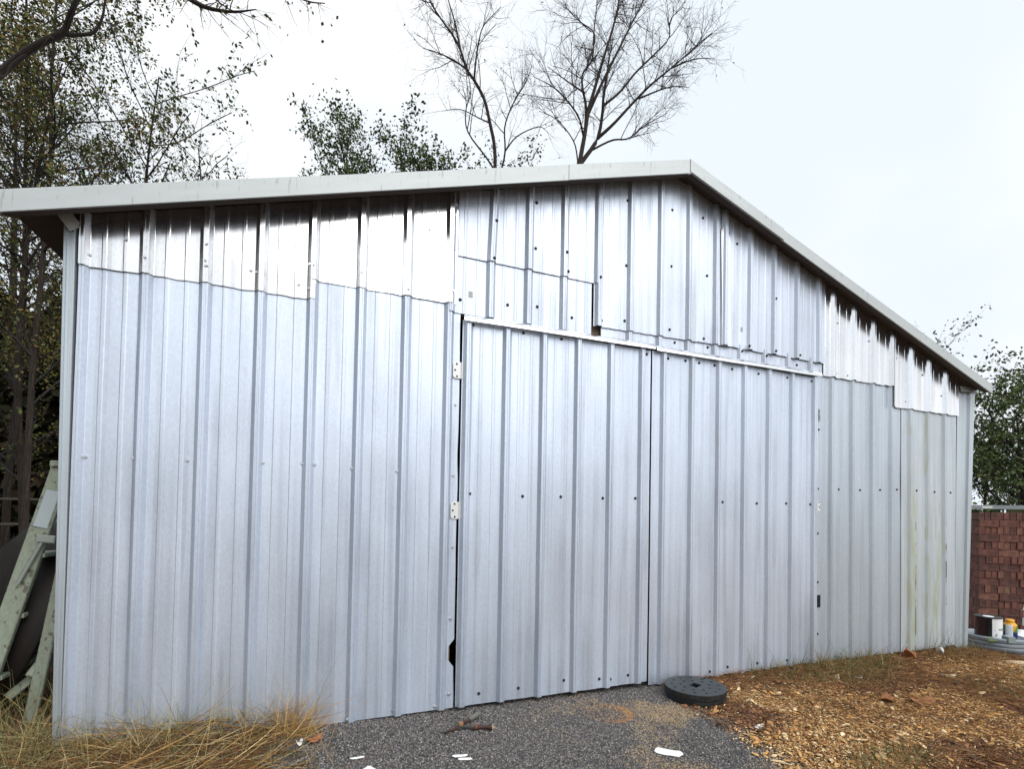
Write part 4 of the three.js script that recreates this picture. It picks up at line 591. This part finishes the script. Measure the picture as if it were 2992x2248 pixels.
// thin blades: a curved ribbon of two crossed strips
function bladeGeo(seed, bend) {
  const rnd = mulberry(seed), b = new GB(false), n = 6; let x = 0, y = 0, th = 0; const P = []; for (let k = 0; k <= n; k++) { P.push([x, y]); th += bend / n * (0.6 + 0.8 * rnd()); x += Math.sin(th) / n; y += Math.cos(th) / n; }
  for (let s = 0; s < 2; s++) P.forEach(([px, py], k) => { const w = 0.5 * (1 - 0.8 * (k / n) ** 2); if (s) { b.v(px, py, -w, null); b.v(px, py, w, null); } else { b.v(px - w * 0.0, py, -w * 0.3, null); b.v(px, py, w * 0.3, null); } });
  for (let s = 0; s < 2; s++) for (let k = 0; k < n; k++) { const o = s * (n + 1) * 2 + k * 2; b.q(o, o + 1, o + 3, o + 2); } return b.geo();
}
const bladeMat = std({ roughness: 0.9 });
const straw = [[0.48, 0.34, 0.14], [0.58, 0.44, 0.22], [0.38, 0.24, 0.09], [0.28, 0.15, 0.06]], dry = [[0.30, 0.28, 0.12], [0.20, 0.21, 0.08], [0.42, 0.36, 0.18], [0.13, 0.15, 0.055]];
{ // grass at the left corner: upright wisps and a mat of fallen straw
  const rnd = mulberry(93), A = [], B = [], C = [];
  let guard = 0; while (A.length < 2900 && guard++ < 200000) { const x = -0.75 + rnd() * 1.85, z = 0.015 + rnd() * 0.75; const dens = sstep(1.0, 0.72, x + 0.25 * (noise2(x * 6, z * 6, 7) - 0.5)); if (rnd() > dens) continue; const L = 0.08 + 0.20 * rnd() + (rnd() < 0.2 ? 0.25 * rnd() : 0), lay = noise2(x * 3, z * 4, 17); const mat = 0.075 * (0.3 + noise2(x * 5, z * 5, 8)); A.push([[x, gH(x, z) + 0.004 + rnd() * mat, z], [1.05 + rnd() * 0.6, lay * 5 + rnd() * 4.5, 0], [L * (rnd() < 0.5 ? 1 : 0.35), L, 0.0022 + 0.0018 * rnd()], vary(rnd, rnd() < 0.12 + 0.4 * sstep(0.3, -0.3, x) ? dry[Math.floor(rnd() * 4)] : [[0.46, 0.27, 0.09], [0.66, 0.50, 0.26], [0.30, 0.14, 0.045], [0.16, 0.07, 0.028], [0.26, 0.18, 0.06], [0.10, 0.05, 0.025]][Math.floor(rnd() * 6)], 0.6)]); }
  for (let k = 0; k < 260; k++) { const a = rnd() * 6.3, q = 0.09 * Math.sqrt(rnd()), x = 0.84 + Math.cos(a) * q, z = 0.10 + Math.sin(a) * q * 0.6, L = 0.10 + 0.16 * rnd(); A.push([[x, gH(x, z), z], [(rnd() - 0.3) * 1.9, rnd() * 6.3, 0], [L, L, 0.0020], vary(rnd, [[0.52, 0.31, 0.09], [0.60, 0.40, 0.16], [0.36, 0.18, 0.06]][Math.floor(rnd() * 3)], 0.4)]); }
  guard = 0; while (B.length < 1300 && guard++ < 60000) { const x = -0.7 + rnd() * 1.72, z = 0.025 + Math.pow(rnd(), 2.2) * 0.5; if (rnd() > sstep(1.0, 0.55, x) * 0.9 + 0.1) continue; const L = 0.07 + 0.18 * rnd() + (rnd() < 0.22 ? 0.22 * rnd() : 0); B.push([[x, gH(x, z) - 0.005, z], [(rnd() - 0.5) * 1.1, rnd() * 6.3, (rnd() - 0.5) * 0.9], [L, L, 0.0016 + 0.0008 * rnd()], vary(rnd, rnd() < 0.7 ? dry[Math.floor(rnd() * 4)] : straw[Math.floor(rnd() * 2)], 0.5)]); }
  // weeds beside the ladder
  for (let k = 0; k < 1500; k++) { const x = -1.3 + rnd() * 1.22, z = -1.5 + rnd() * 1.7, L = 0.1 + 0.22 * rnd(); C.push([[x, gH(x, z) - 0.005, z], [(rnd() - 0.5) * 1.2, rnd() * 6.3, (rnd() - 0.5) * 1.0], [L, L, 0.003], vary(rnd, rnd() < 0.6 ? dry[Math.floor(rnd() * 4)] : straw[Math.floor(rnd() * 4)], 0.5)]); }
  instanced('dry_straw', bladeGeo(1, 0.75), bladeMat, A, 'mat of fallen dry straw at the foot of the low corner', 'straw');
  instanced('dry_grass', bladeGeo(2, 0.7), bladeMat, B, 'thin dry grass standing against the wall at the low corner', 'grass');
  instanced('weeds', bladeGeo(3, 0.9), bladeMat, C, 'dry weeds around the feet of the ladder', 'weeds');
}
{ // grass clumps and pine straw on the right
  const rnd = mulberry(94), A = [], B = []; const clumps = [[4.35, 0.22, 0.42, 900], [4.75, 0.10, 0.35, 620], [3.95, 0.15, 0.3, 320], [5.9, 0.14, 0.4, 500], [3.35, 1.22, 0.2, 380], [4.9, 1.35, 0.3, 300], [5.4, 0.75, 0.4, 280], [5.25, 1.0, 0.3, 220]];
  for (const [cx, cz, r, n] of clumps) for (let k = 0; k < n; k++) { const a = rnd() * 6.3, q = r * Math.sqrt(rnd()), x = cx + Math.cos(a) * q * 1.2, z = Math.max(0.03, cz + Math.sin(a) * q * 0.6), L = 0.04 + 0.09 * rnd() + (rnd() < 0.10 && z < 0.3 ? 0.06 + 0.14 * rnd() : 0); A.push([[x, gH(x, z), z], [(rnd() - 0.5) * 2.0, rnd() * 6.3, (rnd() - 0.5) * 1.5], [L, L, 0.0032], vary(rnd, rnd() < 0.65 ? dry[[1, 3, 0, 3][Math.floor(rnd() * 4)]] : straw[3], 0.5)]); }
  let guard = 0; while (B.length < 9500 && guard++ < 100000) { const z = 0.02 + Math.pow(rnd(), 1.4) * 1.9, x = 3.0 + Math.pow(rnd(), 1.1) * 4.6; if (!inView(x, z)) continue; if (rnd() > 0.25 + 0.75 * sstep(0.45, 0.6, fbm(x * 1.3, z * 1.9, 241, 3)) + 0.5 * sstep(0.4, 0.1, z)) continue; const L = 0.06 + 0.09 * rnd(); B.push([[x, gH(x, z) + 0.012 + rnd() * 0.03, z], [1.2 + rnd() * 0.7, rnd() * 6.3, 0], [L, L, 0.0022], vary(rnd, [[0.33, 0.16, 0.06], [0.22, 0.10, 0.045], [0.45, 0.27, 0.11], [0.14, 0.075, 0.04]][Math.floor(rnd() * 4)], 0.5)]); }
  instanced('short_grass', bladeGeo(4, 0.8), bladeMat, A, 'short dull green grass tufts along the foot of the wall on the right', 'grass');
  instanced('pine_straw', bladeGeo(5, 0.35), bladeMat, B, 'reddish brown pine needles scattered over the litter', 'pine needles');
}
{ // fence far behind on the left
  const f = thing('rail_fence', 'weathered rail fence with white post far behind the ladder', 'fence', [-4.3, gH(-4.3, -10.5), -10.5]), wm = std({ color: lin(0.72, 0.76, 0.74), roughness: 0.7 }), gm = std({ color: lin(0.09, 0.08, 0.07), roughness: 0.9 });
  mesh('post', chamferBox(0.1, 1.9, 0.1, 0.01), wm, f).position.set(0.1, 0.95, 0); mesh('post', chamferBox(0.09, 1.3, 0.09, 0.01), gm, f).position.set(-1.6, 0.65, 0); mesh('post', chamferBox(0.09, 1.3, 0.09, 0.01), gm, f).position.set(1.4, 0.65, 0); for (const y of [0.6, 1.1]) mesh('rail', chamferBox(3.1, 0.045, 0.03, 0.005), gm, f).position.set(-0.1, y, 0.06);
}
renderer.render(scene, camera);
